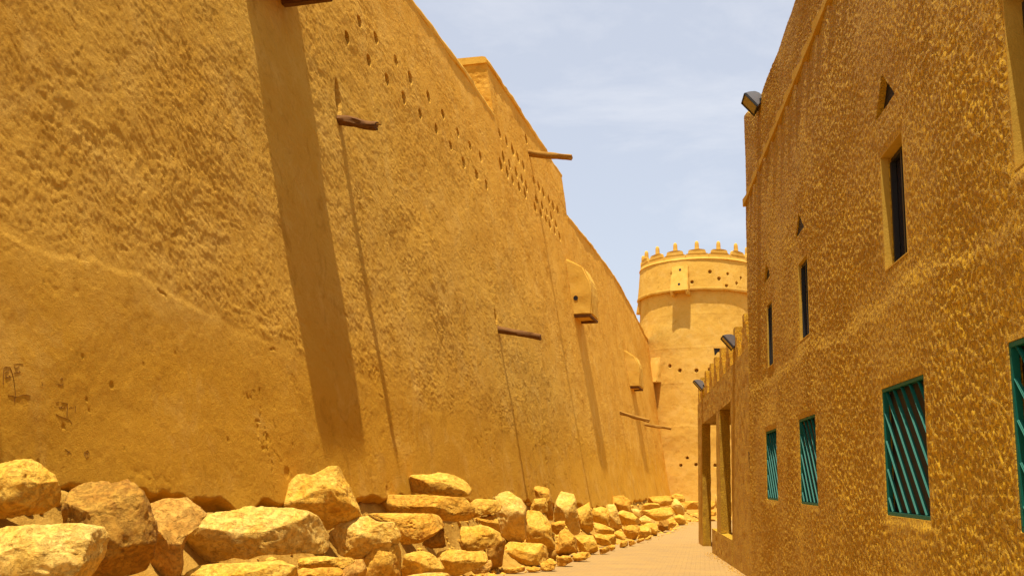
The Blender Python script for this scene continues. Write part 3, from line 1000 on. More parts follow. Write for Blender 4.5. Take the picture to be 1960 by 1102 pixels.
    # windows
    for i, (a, b, c, d, dep) in enumerate(rects):
        xo = rx((c+d)/2)
        def Pt(y, z, off): return np.array([rx(z), y, z])+RN*off
        up = Pt(0, 1, 0)-Pt(0, 0, 0)
        yv = np.array([0, 1., 0])
        if i < 4:
            w = 1
            bm = bmesh.new()
            f = .034; dpt = .05; o0 = -.043
            frame_box(bm, Pt(a+.002, c+.002, o0), yv*(b-a-.004), up*f, RN*dpt)
            frame_box(bm, Pt(a+.002, d-f-.002, o0), yv*(b-a-.004), up*f, RN*dpt)
            frame_box(bm, Pt(a+.002, c+f+.002, o0), yv*f, up*(d-c-2*f-.004), RN*dpt)
            frame_box(bm, Pt(b-f-.002, c+f+.002, o0), yv*f, up*(d-c-2*f-.004), RN*dpt)
            wn_ = bm_obj('window_grille', bm, M['green'], root, bevel=.003)
            # slanting bars at 45 degrees, high at the far side, low at the near side
            W_, H_ = (b-a-2*f), (d-c-2*f)
            sp = .262
            k = -int(W_/sp)-1
            s0 = c+f+.13
            for t in np.arange(s0-W_-sp, d, sp):
                # line: z = t + (y - a') ; y from a+f .. b-f
                y0, y1 = a+f, b-f
                z0, z1 = t, t+W_
                if z0 < c+f: y0 += (c+f-z0); z0 = c+f
                if z1 > d-f: y1 -= (z1-(d-f)); z1 = d-f
                if y1-y0 < .03: continue
                bm = bmesh.new()
                A_ = Pt(y0, z0, -.030); B_ = Pt(y1, z1, -.030)
                dv = B_-A_; nv = np.cross(dv, RN); nv = nv/np.linalg.norm(nv)
                frame_box(bm, A_-nv*.0075, dv, nv*.015, RN*.034)
                bm_obj('slanting_bar', bm, M['green'], wn_, bevel=.006)
            bm = bmesh.new()
            frame_box(bm, Pt(a+.004, c+.004, -.068), yv*(b-a-.008), up*(d-c-.008), RN*.006)
            bm_obj('dark_pane', bm, M['dark'], wn_)
        else:
            bm = bmesh.new()
            f = .045; o0 = -dep+.015; dd = .035
            frame_box(bm, Pt(a+.02, c+.02, o0), yv*(b-a-.04), up*f, RN*dd)
            frame_box(bm, Pt(a+.02, d-f-.02, o0), yv*(b-a-.04), up*f, RN*dd)
            frame_box(bm, Pt(a+.02, c+f+.02, o0), yv*f, up*(d-c-2*f-.04), RN*.05)
            frame_box(bm, Pt(b-f-.02, c+f+.02, o0), yv*f, up*(d-c-2*f-.04), RN*.05)
            frame_box(bm, Pt((a+b)/2-.02, c+f+.02, o0), yv*.04, up*(d-c-2*f-.04), RN*.045)
            wn_ = bm_obj('window', bm, M['black_metal'], root, bevel=.004)
            bm = bmesh.new()
            frame_box(bm, Pt(a+.01, c+.01, -dep+.004), yv*(b-a-.02), up*(d-c-.02), RN*.01)
            bm_obj('pane', bm, M['glass'], wn_)
            # smooth rendered lining of the reveal
            bm = bmesh.new()
            th = .012
            frame_box(bm, Pt(b-th, c+th, -dep+.007), yv*(th+.001), up*(d-c-2*th), RN*(dep-.004))
            frame_box(bm, Pt(a-.001, c+th, -dep+.007), yv*(th+.001), up*(d-c-2*th), RN*(dep-.004))
            frame_box(bm, Pt(a, d-th, -dep+.007), yv*(b-a), up*th, RN*(dep-.006))
            frame_box(bm, Pt(a, c, -dep+.007), yv*(b-a), up*th, RN*(dep-.001))
            bm_obj('reveal', bm, M['render'], wn_)
    for (a, b, c, d) in tris:      # dark sheets put in for the shade inside the triangular niches
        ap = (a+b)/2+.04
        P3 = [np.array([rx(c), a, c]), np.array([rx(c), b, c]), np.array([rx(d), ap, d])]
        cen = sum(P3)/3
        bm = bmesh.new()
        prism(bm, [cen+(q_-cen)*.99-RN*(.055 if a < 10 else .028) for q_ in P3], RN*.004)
        bm_obj('niche_shade_sheet', bm, M['dark'], root)
    # course of hanging wedge-shaped dentils
    pitch = .815
    y = 3.7
    k0 = 12.18
    ystart = k0-pitch*int((k0-3.7)/pitch)
    y = ystart
    while y < YE+.05:
        y1 = min(y+pitch, YE+.06)
        bm = bmesh.new()
        zt = 7.50
        X0 = rx(zt)+.01
        pr = .075
        # plan: flush at the near end, proud at the far end; elevation: deeper at the far end
        v = [bm.verts.new(t) for t in ((X0, y, zt), (X0, y1, zt), (X0-pr-.01, y1, zt), (X0-.012, y, zt),
                                       (X0, y, zt-.02), (X0, y1, zt-.17), (X0-pr-.01, y1, zt-.17), (X0-.012, y, zt-.02))]
        for f in ((0, 3, 2, 1), (4, 5, 6, 7), (0, 1, 5, 4), (3, 7, 6, 2), (0, 4, 7, 3), (1, 2, 6, 5)): bm.faces.new([v[i] for i in f])
        bm_obj('dentil', bm, M['render'], root, bevel=.004)
        y += pitch
stucco_building()

# ------------------------------------------------------------------ portico wing
def portico():
    root = empty('portico', (2.5, 28, gz(28)), 'open stucco portico with square piers and stepped merlons beyond the tall building', 'portico')
    T = .30
    xw = lambda z: rx(z)-.005
    def slab(name, y0, y1, z0, z1, x_off=0, th=T, par=root, sub=.12, seed=1, mat='stucco'):
        bm = bmesh.new()
        a0 = xw(z0)+x_off; a1 = xw(z1)+x_off
        v = [bm.verts.new(t) for t in ((a0, y0, z0), (a0+th, y0, z0), (a0+th, y1, z0), (a0, y1, z0), (a1, y0, z1), (a1+th, y0, z1), (a1+th, y1, z1), (a1, y1, z1))]
        for f in ((0, 1, 2, 3), (4, 7, 6, 5), (0, 3, 7, 4), (1, 5, 6, 2), (3, 2, 6, 7), (0, 4, 5, 1)): bm.faces.new([v[i] for i in f])
        if sub:
            refine(bm, sub, .016, seed, 7, 7)
            return bm_obj(name, bm, M[mat], par, True, 50)
        return bm_obj(name, bm, M[mat], par, bevel=.01)
    slab('wall', YE+.01, 24.1, -.8, 4.35, 0, T, root, .14, 3)
    slab('lintel', 24.11, 36.0, 3.52, 4.35, .002, T, root, .16, 4)
    slab('low_wall', 24.12, 29.95, -.8, .24, -.012, T+.05, root, .12, 5)
    slab('pier', 27.15, 28.28, .245, 3.515, 0, T-.02, root, .12, 6)
    slab('pier', 33.85, 35.98, -.9, 3.515, 0, T-.02, root, .12, 7)
    # roof and back of the portico
    bm = bmesh.new()
    frame_box(bm, (2.80, YE+.1, 3.60), (4.2, 0, 0), (0, 15.6, 0), (0, 0, .25))
    bm_obj('roof_slab', bm, M['render'], root)
    bm = bmesh.new()
    frame_box(bm, (7.0, YE+.1, -.9), (.25, 0, 0), (0, 15.6, 0), (0, 0, 4.9))
    frame_box(bm, (6.7, 35.4, -.9), (.29, 0, 0), (0, .3, 0), (0, 0, 4.48))
    bm_obj('back_wall', bm, M['stucco'], root)
    # dark slit in the end wall
    bm = bmesh.new()
    frame_box(bm, (rx(2)-.012, 20.42, 1.84), (.05, 0, 0), (0, .08, 0), (0, 0, .36))
    bm_obj('slit', bm, M['dark'], root)
    # merlons
    ml = [21.05, 22.93, 24.75, 26.6, 28.5, 30.1, 32.1, 34.1]
    for i, yc in enumerate(ml+[35.45]):
        bm = bmesh.new()
        hw = .60 if i < 8 else .4
        ht = .78 if i < 8 else .55
        z0 = 4.352
        steps = [(1.0, 0, .34), (.66, .34, .66), (.34, .66, 1.0)]
        pts = []
        for s, a, b in steps: pts += [(-hw*s, a*ht), (-hw*s, b*ht)]
        pts += [(-x, z) for x, z in pts[::-1]]
        P_ = [(xw(z0+z)+.03, yc+x, z0+z) for x, z in pts]
        # build as stacked boxes to keep it manifold
        for s, a, b in steps:
            frame_box(bm, (xw(z0)+.012, yc-hw*s, z0+a*ht+(.0 if a else 0)), (.215, 0, 0), (0, 2*hw*s, 0), (0, 0, (b-a)*ht-.002))
        refine(bm, .12, .016, 40+i, 7, 5)
        bm_obj('merlon', bm, M['stucco_sunlit'], root, True, 50)
portico()

# ------------------------------------------------------------------ floodlights
def floodlight(nt_px, yv, xw_, label, ang=50, w=.50, hgt=.36):
    """panel's near-top corner at the given pixel on the plane x = xw_"""
    p = on_plane(nt_px[0], nt_px[1], (xw_, 0, 0), np.array([1., 0, 0]))
    a = math.radians(ang)
    dn = np.array([math.cos(a), 0, -math.sin(a)])       # down the slope, towards the wall
    nrm = np.array([-math.sin(a), 0, -math.cos(a)])      # where it shines
    al = np.array([0, 1., 0])
    root = empty('floodlight', p+dn*hgt, label, 'floodlight', 'floodlights on the stucco parapets')
    bm = bmesh.new()
    f = .022
    frame_box(bm, p, al*w, dn*f, nrm*.035); frame_box(bm, p+dn*(hgt-f), al*w, dn*f, nrm*.035)
    frame_box(bm, p+dn*f, al*f, dn*(hgt-2*f), nrm*.035); frame_box(bm, p+dn*f+al*(w-f), al*f, dn*(hgt-2*f), nrm*.035)
    bm_obj('front_frame', bm, M['black_metal'], root, bevel=.003)
    bm = bmesh.new()
    frame_box(bm, p+dn*f+al*f+nrm*.01, al*(w-2*f), dn*(hgt-2*f), nrm*.008)
    bm_obj('lens', bm, M['lamp_glass'], root)
    bm = bmesh.new()
    prof = [(.0, 0), (.03, .07), (.10, .16), (.19, .20), (.27, .18), (.33, .10), (.355, 0)]
    prism(bm, [p+dn*(u*hgt/.36)-nrm*(v+.001)+al*.01 for u, v in prof], al*(w-.02))
    bmesh.ops.bevel(bm, geom=[e for e in bm.edges], offset=.012, segments=2, affect='EDGES', clamp_overlap=True)
    bm_obj('housing', bm, M['grey_metal'], root, True, 35)
    bm = bmesh.new()
    c = p+dn*hgt*.75-nrm*.10
    ex = xw_+.33-c[0]
    for s in (-.015, w-.005):
        frame_box(bm, c+al*s, (.12, 0, -.16), al*.02, (.03, 0, .02))
    frame_box(bm, c+np.array([.12, -.015, -.16]), (.03, 0, .02), al*(w+.03), (.012, 0, -.02))
    frame_box(bm, c+al*(w/2-.03)+np.array([.10, 0, -.17]), (ex, 0, 0), al*.06, (0, 0, -.05))
    bm_obj('bracket', bm, M['black_metal'], root, bevel=.003)
floodlight((1426.3, 177), 18.5, 2.30, 'grey floodlight high on the tall stucco building, largest of the three', w=.5, hgt=.36)
floodlight((1384.1, 641), 24, 2.22, 'grey floodlight on the portico parapet between merlons, the middle one of the three', w=.5, hgt=.38)
floodlight((1328.5, 727), 36, 2.20, 'smallest grey floodlight, at the far end of the portico parapet', w=.5, hgt=.42)

# ------------------------------------------------------------------ rubble bank
EDGE_Y = np.array([3, 8, 12, 20.4, 23, 30, 33, 40, 45, 51, 60, 66, 80])
EDGE_X = np.array([-2.95, -2.95, -3.0, -2.96, -2.3, -1.3, -.8, .75, 1.55, 2.2, 3.3, 4.2, 12])
def edge_x(y): return np.interp(y, EDGE_Y, EDGE_X)
def bank_z(Y, T_, X):
    H = berm_h(Y); G = gz(Y)
    rise = np.clip(T_/np.interp(Y, [4, 12, 20, 40, 80], [.86, .86, .88, .92, .92]), 0, 1)
    Z = G-.05+(H-G-.0)*(rise**2.2)*.95
    Z += (.06*fbm2(X*1.6, Y*1.6, 401, 4)+.05*fbm2(X*5, Y*5, 402, 3))*np.clip(T_*5, 0, 1)
    return Z+.07*sst(.80, .97, T_)
def rubble():
    rng = np.random.RandomState(77)
    D, F_ = ico(1)
    Vs = []; Fs = []; n = 0
    for k in range(1500):
        y = rng.uniform(5, 30) if k < 750 else rng.uniform(18, 70)
        if k % 5 == 0:      # along the foot of the building on the right
            y = rng.uniform(14, 30); x = 2.33-abs(rng.normal())*.12-.02; z = gz(y); sz = rng.uniform(.006, .018)
        elif k % 5 == 1:    # spilled on the paving beside the kerb
            x = edge_x(y)+abs(rng.normal())*.22; z = gz(y); sz = rng.uniform(.008, .03)
        else:
            xe = edge_x(y)+.10; xi = wx(y, berm_h(y))-.25; t = rng.uniform(.02, .97)
            x = xe+(xi-xe)*t; z = float(bank_z(np.array([y]), np.array([t]), np.array([x]))[0]); sz = rng.uniform(.015, .075)*(1+.02*y)
        sc = rng.uniform(.6, 1.3, 3)*sz; sc[2] *= .7
        V = D*(1+.28*rng.uniform(-1, 1, (len(D), 1)))*sc
        a = rng.uniform(0, 6.28); c, s_ = math.cos(a), math.sin(a)
        V = np.stack([V[:, 0]*c-V[:, 1]*s_, V[:, 0]*s_+V[:, 1]*c, V[:, 2]], 1)+np.array([x, y, z+sc[2]*.4])
        Vs.append(V); Fs.append(F_+n); n += len(V)
    o = np_mesh('gravel', np.concatenate(Vs), np.concatenate(Fs), M['stone_yellow'], None, False, None, (0, 0, 0))
    setp(o, 'loose chips and small rubble spilled among the boulders and along the paving', 'gravel', None, 'stuff')

def bank():
    ys = np.concatenate([np.arange(4, 30, .07), np.arange(30, 79, .14)])
    ts = np.linspace(0, 1, 56)
    Y, T_ = np.meshgrid(ys, ts, indexing='ij')
    xe = edge_x(Y)+.10
    H = berm_h(Y)
    xi = wx(Y, H)-.25
    X = xe+(xi-xe)*T_
    G = gz(Y)
    width = np.maximum(xe-xi, .3)
    near = sst(15, 9, Y)
    rise = np.clip(T_/np.interp(Y, [4, 12, 20, 40, 80], [.86, .86, .88, .92, .92]), 0, 1)
    Z = G-.05+(H-G-.0)*(rise**2.2)*.95
    Z += (.06*fbm2(X*1.6, Y*1.6, 401, 4)+.05*fbm2(X*5, Y*5, 402, 3))*np.clip(T_*5, 0, 1)
    Z += .07*sst(.80, .97, T_)
    ny, nt_ = Y.shape
    idx = np.arange(ny*nt_).reshape(ny, nt_)
    Q = np.stack([idx[:-1, :-1], idx[1:, :-1], idx[1:, 1:], idx[:-1, 1:]], -1).reshape(-1, 4)
    o = np_mesh('earth_bank', np.stack([X, Y, Z], -1).reshape(-1, 3), Q, M['earth'], None, True, None, (0, 0, 0))
    setp(o, 'dusty earth bank packed between the boulders and fortress wall', None, None, 'structure')
bank()

# ------------------------------------------------------------------ boulders
_ico = {}
def ico(n):
    if n not in _ico:
        bm = bmesh.new()
        bmesh.ops.create_icosphere(bm, subdivisions=n, radius=1)
        V = np.array([v.co[:] for v in bm.verts]); F_ = np.array([[v.index for v in f.verts] for f in bm.faces])
        bm.free(); _ico[n] = (V, F_)
    return _ico[n]

CROPS = {'A': (0, 800, 3.65), 'B': (450, 850, 4.356), 'C': (850, 850, 4.373), 'D': (1050, 900, 4.9), 'P': (0, 0, 1.)}
def stone(crop, pts, mode, mat, label, group=None, tf=.75, e=.55, seed=None, flat=None, name='boulder', cat='boulder', sub=None, rough=1.0):
    ox, oy, sc = CROPS[crop]
    P = np.array([(ox+a/sc, oy+b/sc) for a, b in pts])
    # centroid of polygon
    x, y = P[:, 0], P[:, 1]
    x2, y2 = np.roll(x, -1), np.roll(y, -1)
    cr_ = x*y2-x2*y; A_ = cr_.sum()/2
    cx = ((x+x2)*cr_).sum()/(6*A_); cy = ((y+y2)*cr_).sum()/(6*A_)
    ymax = P[:, 1].max()
    if mode == 'g':       # stands on the lane's edge: distance from where its foot meets the ground
        g = on_ground(cx, ymax)
        dist = g[1]+.0
        extra = None
    elif isinstance(mode, tuple):   # given distance down the lane
        dist = mode[0]
    else:
        q = on_wall(cx, cy, mode)
        dist = q[1]
    c = CC+ray(cx, cy)*(dist/ray(cx, cy)[1])
    m = FPX/np.dot(c-CC, CF)          # pixels per metre there
    vd = c-CC; vd[2] = 0; vd /= np.linalg.norm(vd)
    rt = np.array([vd[1], -vd[0], 0]); up = np.array([0, 0, 1.])
    # outline in metres about the centre
    O = np.stack([(P[:, 0]-cx)/m, -(P[:, 1]-cy)/m], 1)
    seed = seed if seed is not None else int(abs(cx*7+cy*13)) % 9973
    rng = np.random.RandomState(seed)
    wdt = np.ptp(O[:, 0]); hgt = np.ptp(O[:, 1])
    px_area = wdt*hgt*m*m
    n = sub or (6 if px_area > 9000 else 5 if px_area > 500 else 4)
    D, F_ = ico(n)
    th = np.arctan2(D[:, 1], D[:, 0])
    tt = np.linspace(-math.pi, math.pi, 361)
    R = np.zeros(361)
    k = len(O)
    for i, t in enumerate(tt):
        d0, d1 = math.cos(t), math.sin(t)
        best = 0
        for j in range(k):
            a = O[j]; b = O[(j+1) % k]-a
            den = d0*b[1]-d1*b[0]
            if abs(den) < 1e-9: continue
            r = (a[0]*b[1]-a[1]*b[0])/den
            s = (a[0]*d1-a[1]*d0)/den
            if r > 0 and -1e-6 <= s <= 1+1e-6: best = max(best, r)
        R[i] = best
    Rs = np.convolve(np.concatenate([R[-9:-1], R, R[1:9]]), np.ones(7)/7, 'same')[8:-8]
    Rv = np.interp(th, tt, Rs)
    cp = np.sqrt(D[:, 0]**2+D[:, 1]**2)
    ip = cp**e
    T_ = tf*.5*math.sqrt(wdt*hgt)*1.05
    dz = np.sign(D[:, 2])*np.abs(D[:, 2])**.75*T_
    L3 = np.stack([np.cos(th)*Rv*ip, np.sin(th)*Rv*ip, dz], 1)   # right, up, toward the viewer
    # chisel facets
    for i in range(15):
        v = rng.normal(size=3)
        if i < 11: v[2] = abs(v[2])+.5
        else: v[2] = -abs(v[2])-.4
        if i in (0, 1): v = np.array([rng.uniform(-.3, .3), 1.0, rng.uniform(.7, 1.3)])
        if i == 2: v = np.array([rng.uniform(-.6, .6), -.2, 1.2])
        v /= np.linalg.norm(v)
        s = L3@v
        lim = s.max()*rng.uniform(.66, .90)
        over = s > lim
        L3[over] -= np.outer(s[over]-lim, v)*.99
    size = math.sqrt(wdt*hgt)
    W = L3+rng.uniform(-50, 50, 3)
    nrm = L3/np.maximum(np.linalg.norm(L3, axis=1, keepdims=True), 1e-6)
    a = fbm3(W, 2.2/size, seed, 3)*.04*size*rough
    r_ = (1-np.abs(fbm3(W, 4.5/size, seed+9, 4, .6))*2.2)*.024*size*rough
    f_ = (fbm3(W, 9.0, seed+20, 5, .65)*.022-.018*sst(.3, .6, fbm3(W, 13.0, seed+40, 3)))*min(1, size/.5)*rough
    # broken strata
    ly = np.sin((W[:, 1]+.15*a*20)*22/size**.5)*.004*rough
    L3 = L3+nrm*(a+r_+f_+ly)[:, None]
    for ax in (0, 1):      # keep the traced outline's size after the chiselling
        lo, hi = L3[:, ax].min(), L3[:, ax].max(); a0, a1 = O[:, ax].min(), O[:, ax].max()
        L3[:, ax] = (L3[:, ax]-lo)/(hi-lo)*(a1-a0)+a0
    V = c+L3[:, :1]*rt+L3[:, 1:2]*up-L3[:, 2:3]*vd+vd*T_*.35
    o = np_mesh(name, V, F_, M[mat], None, True, None)
    return setp(o, label, cat, group)

G_ = 'boulders heaped along the fortress wall'
def S(*a, **k): return stone(*a, group=G_, **k)
# near heap (left)
S('A', [(-60,330),(0,305),(90,285),(200,284),(250,305),(300,345),(370,385),(395,470),(410,620),(340,665),(200,690),(0,700),(-80,700)], .55, 'stone_yellow', 'big pitted yellow boulder at the left edge, topmost against the wall')
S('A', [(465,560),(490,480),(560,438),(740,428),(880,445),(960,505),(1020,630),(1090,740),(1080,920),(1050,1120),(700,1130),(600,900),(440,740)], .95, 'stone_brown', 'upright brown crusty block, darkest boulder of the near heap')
S('A', [(-80,755),(0,745),(250,742),(420,742),(600,760),(690,790),(732,810),(735,960),(700,1080),(660,1160),(-80,1180)], 1.5, 'stone_pale', 'pale cream slab filling the bottom left corner of the heap')
S('A', [(1010,620),(1130,585),(1340,558),(1430,600),(1400,700),(1300,780),(1270,900),(1280,1000),(1250,1150),(1060,1150),(1090,800),(1040,700)], .75, 'stone_mud', 'mud-caked rock between the brown upright block and the long pale boulder', rough=.7)
S('P', [(342.5,1019),(350,1000),(364,990),(400,974),(449,969),(496,970),(548.7,971),(578.6,978),(601.5,992),(619.9,1015),(633.7,1040.5),(624.5,1063.5),(574,1060),(528,1063.5),(496,1063.5),(468,1069),(450,1064.6),(422,1074),(381,1074),(353,1063),(342.5,1041)], .95, 'stone_pale', 'long rounded pale boulder lying at the middle of the near heap', tf=.55)
S('P', [(345,1098),(375,1082),(450,1078),(525,1076),(562,1082),(570,1110),(560,1150),(350,1150)], 1.3, 'stone_yellow', 'flat slab directly under the long rounded pale boulder', tf=.8)
S('B', [(415,500),(420,440),(480,350),(540,250),(600,232),(640,250),(690,225),(760,180),(820,182),(870,230),(960,310),(1010,370),(1040,480),(1070,580),(1000,640),(850,660),(760,715),(660,640),(560,570),(420,525)], .5, 'stone_yellow', 'large two-humped peaked boulder leaning on the wall', tf=.55)
S('P', [(780.6,912),(790,907.5),(817,907.5),(840,903.5),(870,908.5),(890,917),(903.7,923),(901,938),(895.7,950),(860,949),(822,946),(787,943),(781,930)], .62, 'stone_yellow', 'bright yellow capstone resting alone on top of the long slabs')
S('P', [(702.5,958),(712,949),(745,947),(790,946),(850,951),(900,955),(908,965),(910,980),(903,997),(870,998),(835,995),(800,987),(760,983),(706,982),(702,970)], .62, 'stone_orange', 'long flat orange slab just under the yellow capstone', tf=.6)
S('C', [(215,455),(440,470),(487,510),(460,560),(260,615),(235,600),(230,480)], .66, 'stone_yellow', 'short pointed slab continuing the long orange slab to the right', tf=1.2)
S('B', [(1075,600),(1130,578),(1400,575),(1640,582),(1720,610),(1752,680),(1640,760),(1540,820),(1400,835),(1365,760),(1330,650),(1200,640)], .88, 'stone_orange', 'blunt-nosed orange slab jutting out below the long flat slab', tf=1.0)
S('B', [(775,740),(900,650),(980,605),(1110,600),(1160,640),(1320,640),(1350,720),(1385,850),(1380,900),(1200,960),(1060,960),(960,940),(900,905),(785,870)], .95, 'stone_pale', 'tan slanting block in front of the peaked boulder')
S('B', [(1080,960),(1140,860),(1200,800),(1310,782),(1350,850),(1388,900),(1388,1150),(1040,1160),(1060,1020)], 1.15, 'stone_orange', 'pointed front boulder with a rusty right flank at the bottom of the heap')
S('B', [(1385,910),(1540,895),(1640,920),(1710,980),(1750,1060),(1640,1090),(1520,1110),(1390,1110)], 1.15, 'stone_yellow', 'smooth wedge stone right of the pointed front boulder')
S('B', [(525,985),(560,950),(780,935),(860,950),(960,945),(1000,980),(960,1000),(880,1030),(640,1040),(560,1015)], 1.1, 'stone_yellow', 'thin flat stone beneath the tan slanting block', tf=1.0)
S('B', [(505,1060),(560,1030),(640,1040),(880,1030),(900,1060),(880,1120),(740,1160),(520,1160)], 1.25, 'stone_orange', 'cracked orange stone below the thin flat stone, at the bottom of the photo')
S('B', [(880,1100),(930,1020),(1060,960),(1100,1060),(1080,1160),(880,1160)], 1.05, 'stone_mud', 'earth-covered stone just left of the pointed front boulder', rough=.7)
S('B', [(1400,1110),(1480,1092),(1700,1072),(1770,1080),(1800,1160),(1400,1160)], 1.35, 'stone_pale', 'low slab cut by the bottom edge below the smooth wedge stone', tf=1.0)
S('C', [(130,790),(140,690),(200,690),(300,675),(380,700),(470,745),(490,800),(440,840),(320,880),(160,892),(130,850)], 1.0, 'stone_yellow', 'knuckle-shaped stone under the overhanging slabs')
S('C', [(-70,960),(-60,900),(0,885),(60,880),(150,890),(200,900),(320,890),(370,910),(370,960),(340,1010),(200,1060),(120,1100),(0,1085),(-70,1060)], 1.12, 'stone_yellow', 'stone with a rounded lump, directly below the knuckle-shaped stone')
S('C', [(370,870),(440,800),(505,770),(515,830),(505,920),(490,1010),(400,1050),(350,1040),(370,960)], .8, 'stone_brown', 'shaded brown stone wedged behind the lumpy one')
S('C', [(230,1050),(340,980),(390,970),(405,1020),(370,1065),(260,1085)], 1.15, 'stone_mud', 'small stone at the foot of the heap below the lumpy one')
S('C', [(260,620),(370,590),(410,600),(450,640),(470,720),(430,740),(330,680)], .75, 'stone_orange', 'small triangular stone tucked under the pointed slab end')
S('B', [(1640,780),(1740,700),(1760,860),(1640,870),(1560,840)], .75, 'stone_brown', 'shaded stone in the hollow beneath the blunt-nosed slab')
S('C', [(405,460),(410,410),(450,395),(510,410),(600,450),(660,500),(695,550),(690,640),(690,780),(640,845),(540,840),(495,790),(470,700),(440,620),(440,560),(480,520),(450,475)], .55, 'stone_pale', 'tall leaning boulder with a rusty edge beside the slab stack')
S('C', [(680,570),(720,555),(860,590),(890,640),(900,760),(930,830),(928,900),(870,905),(850,860),(790,850),(720,850),(680,790)], .8, 'stone_yellow', 'upright squarish block right of the tall leaning boulder')
S('C', [(495,860),(520,820),(640,840),(800,840),(855,870),(872,930),(830,985),(760,1020),(600,1018),(510,1005),(490,930)], 'g', 'stone_yellow', 'broad flat-topped block standing on the path side at the foot', tf=.9)
S('C', [(755,370),(800,350),(860,352),(885,400),(905,470),(915,560),(915,630),(890,635),(850,560),(790,470),(760,430)], .38, 'stone_orange', 'narrow upright stone highest against the wall, by the egg-shaped one')
S('C', [(720,460),(780,452),(850,450),(870,500),(870,570),(790,570),(720,550)], .5, 'stone_yellow', 'small block in front of the narrow upright stone')
S('C', [(915,470),(950,420),(1010,395),(1050,398),(1090,450),(1110,510),(1120,600),(1138,700),(1130,750),(1080,755),(1040,710),(1010,660),(920,640)], .55, 'stone_pale', 'smooth egg-shaped standing boulder, palest of the middle group')
S('C', [(1112,500),(1170,484),(1215,495),(1230,560),(1250,640),(1250,740),(1220,757),(1145,757),(1125,640),(1112,560)], .5, 'stone_yellow', 'upright stone immediately right of the egg-shaped boulder')
S('C', [(895,640),(960,645),(1010,640),(1015,680),(980,730),(940,757),(905,730)], .85, 'stone_orange', 'small dark stone in front of the egg-shaped boulder')
S('C', [(960,760),(1000,708),(1050,740),(1090,780),(1118,850),(1100,900),(1030,935),(950,940),(930,880)], 'g', 'stone_orange', 'domed orange stone at the foot, half in shade')
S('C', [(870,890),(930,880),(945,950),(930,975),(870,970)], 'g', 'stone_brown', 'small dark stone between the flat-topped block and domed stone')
S('C', [(1090,770),(1150,757),(1260,760),(1280,800),(1290,880),(1240,920),(1180,905),(1120,880)], 'g', 'stone_yellow', 'wedge-fronted stone at the foot right of the domed orange one')
# far heap
S('D', [(400,390),(420,350),(500,340),(560,350),(572,400),(565,490),(570,535),(480,505),(410,470)], .75, 'stone_yellow', 'rounded block leaning against a thin upright stone')
S('D', [(540,330),(600,315),(630,360),(660,470),(690,550),(660,565),(575,545),(570,440)], .8, 'stone_pale', 'thin upright stone between the rounded block and the square one')
S('D', [(590,250),(640,240),(770,236),(775,300),(772,395),(700,400),(640,375),(600,320)], .45, 'stone_orange', 'square block standing highest against the wall in the far heap')
S('D', [(640,380),(700,375),(780,400),(830,450),(855,490),(800,515),(700,510),(670,470)], 1.1, 'stone_yellow', 'wide rounded stone below the square block')
S('D', [(775,365),(820,357),(858,380),(860,450),(850,475),(800,430)], .8, 'stone_pale', 'small upright stone right of the square block')
S('D', [(850,450),(900,420),(960,460),(1000,480),(1010,505),(900,510),(860,500)], 1.6, 'stone_pale', 'pale stone under the left end of the long far slab')
S('D', [(860,375),(960,370),(1060,348),(1130,350),(1180,385),(1178,425),(1130,450),(1060,465),(980,472),(900,440),(860,410)], 1.75, 'stone_yellow', 'long overhanging slab, widest stone of the far heap', tf=.6)
S('D', [(925,270),(960,252),(1100,235),(1160,245),(1172,280),(1140,320),(1060,337),(1030,315),(930,300)], 1.0, 'stone_orange', 'flat slab crowning the far heap beside the tower', tf=.7)
S('D', [(870,365),(930,310),(1000,303),(1030,310),(1048,345),(960,372),(900,377)], 1.2, 'stone_yellow', 'low wedge stone between the crowning slab and long overhanging slab')
S('D', [(1150,240),(1200,215),(1275,235),(1280,290),(1230,300),(1180,280)], (66,), 'stone_yellow', 'knobby stone at the top right end of the far heap')
S('D', [(1140,300),(1190,260),(1220,300),(1260,350),(1275,420),(1230,425),(1180,395),(1150,340)], (60,), 'stone_pale', 'slanting stone right of the crowning slab')
S('D', [(1225,310),(1275,305),(1300,350),(1290,385),(1250,380)], (64,), 'stone_orange', 'small rounded stone behind the slanting one near the tower')
S('D', [(1180,430),(1230,412),(1265,430),(1288,470),(1280,500),(1220,512),(1180,475)], 'g', 'stone_yellow', 'last low stone of the heap beside the far path')
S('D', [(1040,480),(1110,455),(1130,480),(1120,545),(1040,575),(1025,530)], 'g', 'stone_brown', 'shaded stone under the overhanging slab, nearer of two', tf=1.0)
S('D', [(1090,470),(1150,450),(1190,470),(1200,510),(1150,545),(1090,560)], 'g', 'stone_orange', 'rounded stone under the overhanging slab, farther of two')
S('D', [(880,510),(950,490),(1020,500),(1028,560),(1020,605),(970,612),(950,560)], 'g', 'stone_yellow', 'end block of the foot row before the overhanging slab')
S('D', [(850,525),(900,510),(955,525),(965,600),(900,632),(840,642),(835,570)], 'g', 'stone_yellow', 'second block from the right in the foot row')
S('D', [(700,540),(760,515),(840,520),(845,600),(820,642),(740,650),(715,600)], 'g', 'stone_orange', 'third block from the right in the foot row, orange and square')
S('D', [(600,590),(640,565),(700,575),(720,600),(720,648),(670,662),(640,640)], 'g', 'stone_yellow', 'small knobby stone left of the orange block in the foot row')
S('D', [(425,490),(520,520),(620,560),(610,600),(500,600),(425,580)], 1.3, 'stone_yellow', 'sloping slab behind the foot row, leaning downward to the right')
S('D', [(420,600),(520,595),(620,600),(635,650),(630,690),(560,702),(470,707),(455,660)], 'g', 'stone_yellow', 'low rectangular block in the foot row beside the wedge-fronted stone')
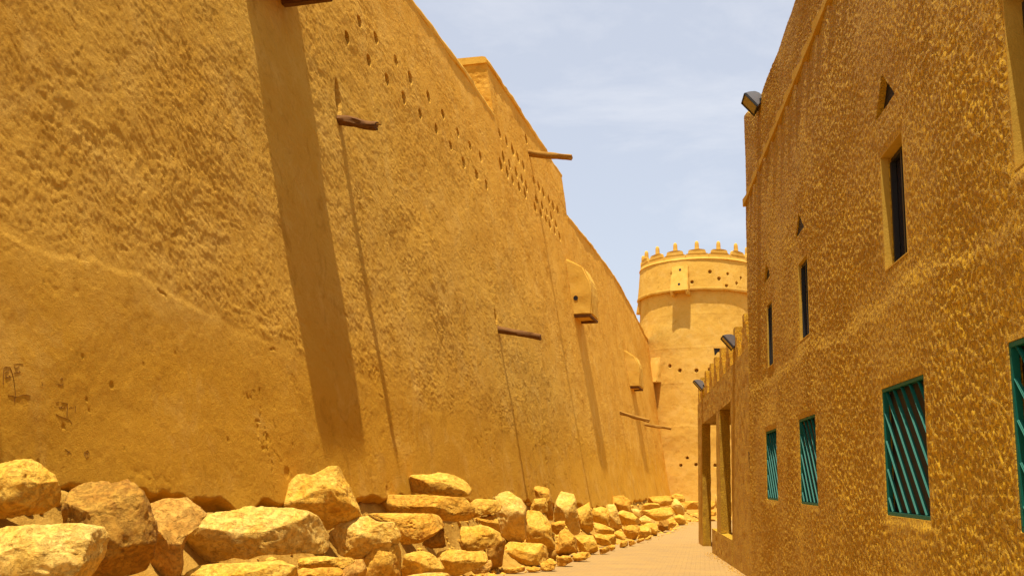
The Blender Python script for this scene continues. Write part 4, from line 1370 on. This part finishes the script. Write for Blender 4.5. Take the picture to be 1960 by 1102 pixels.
for (pts, lb) in (([(1275,290),(1340,285),(1420,288),(1420,362),(1290,365)], 'flat slab laid before the tower foot, left of the piers'),
                  ([(1430,292),(1560,285),(1565,360),(1430,365)], 'flat slab before the tower foot seen between the piers')):
    S('D', pts, (69,), 'stone_orange', lb, tf=1.0, e=.4)
S('D', [(1300,400),(1380,395),(1405,410),(1400,430),(1310,432)], (71,), 'stone_yellow', 'low flat stone on the paving before the tower, left of the piers')
S('D', [(1500,395),(1530,372),(1565,385),(1575,425),(1500,428)], (68,), 'stone_orange', 'rounded stone before the tower seen between the piers')
S('D', [(1562,215),(1576,215),(1578,350),(1562,350)], (67,), 'stone_pale', 'thin pale upright stone seen beside the nearer pier')
S('D', [(1640,250),(1720,250),(1720,430),(1640,430)], (68,), 'stone_yellow', 'yellow block before the tower glimpsed right of the nearer pier')

# rubble kerb of small rough pieces along the path's edge
rk = random.Random(12)
KB = 'small rubble kerb pieces edging the path'
for pts in ([(800,1000),(850,975),(900,970),(945,985),(940,1035),(860,1060),(800,1045)], [(940,960),(1000,930),(1060,940),(1080,980),(1000,1020),(950,1020)],
            [(1075,930),(1110,908),(1220,900),(1230,930),(1160,970),(1080,980)], [(470,1060),(540,1035),(670,1030),(680,1055),(600,1074),(480,1080)], [(690,1040),(750,1022),(810,1035),(810,1062),(720,1070)]):
    stone('C', pts, 'g', 'stone_orange', 'small rough rubble piece in the low kerb edging the path', group=KB, tf=1.2, name='kerb_stone', cat='kerb stone', rough=1.6)
for pts in ([(475,740),(520,715),(560,705),(575,750),(520,775),(475,785)], [(565,710),(600,690),(620,700),(625,735),(580,752)], [(665,690),(700,658),(740,655),(745,705),(670,722)], [(748,660),(800,652),(820,680),(760,708)],
            [(825,662),(850,645),(900,632),(900,655),(835,680)], [(905,632),(960,608),(965,635),(905,652)]):
    stone('D', pts, 'g', 'stone_orange', 'small rough rubble piece in the low kerb edging the path', group=KB, tf=1.2, name='kerb_stone', cat='kerb stone', rough=1.6)

# kerb pieces told apart by their order along the path
kb = sorted([o for o in bpy.data.objects if o.name.startswith('kerb_stone')], key=lambda o: o.location.y)
ORD = ['nearest', 'second', 'third', 'fourth', 'fifth', 'sixth', 'seventh', 'eighth', 'ninth', 'tenth', 'farthest']
for o, w in zip(kb, ORD):
    o['label'] = 'small rough rubble kerb piece edging the path, ' + (w if w in ('nearest', 'farthest') else w+' from the near end')

rubble()
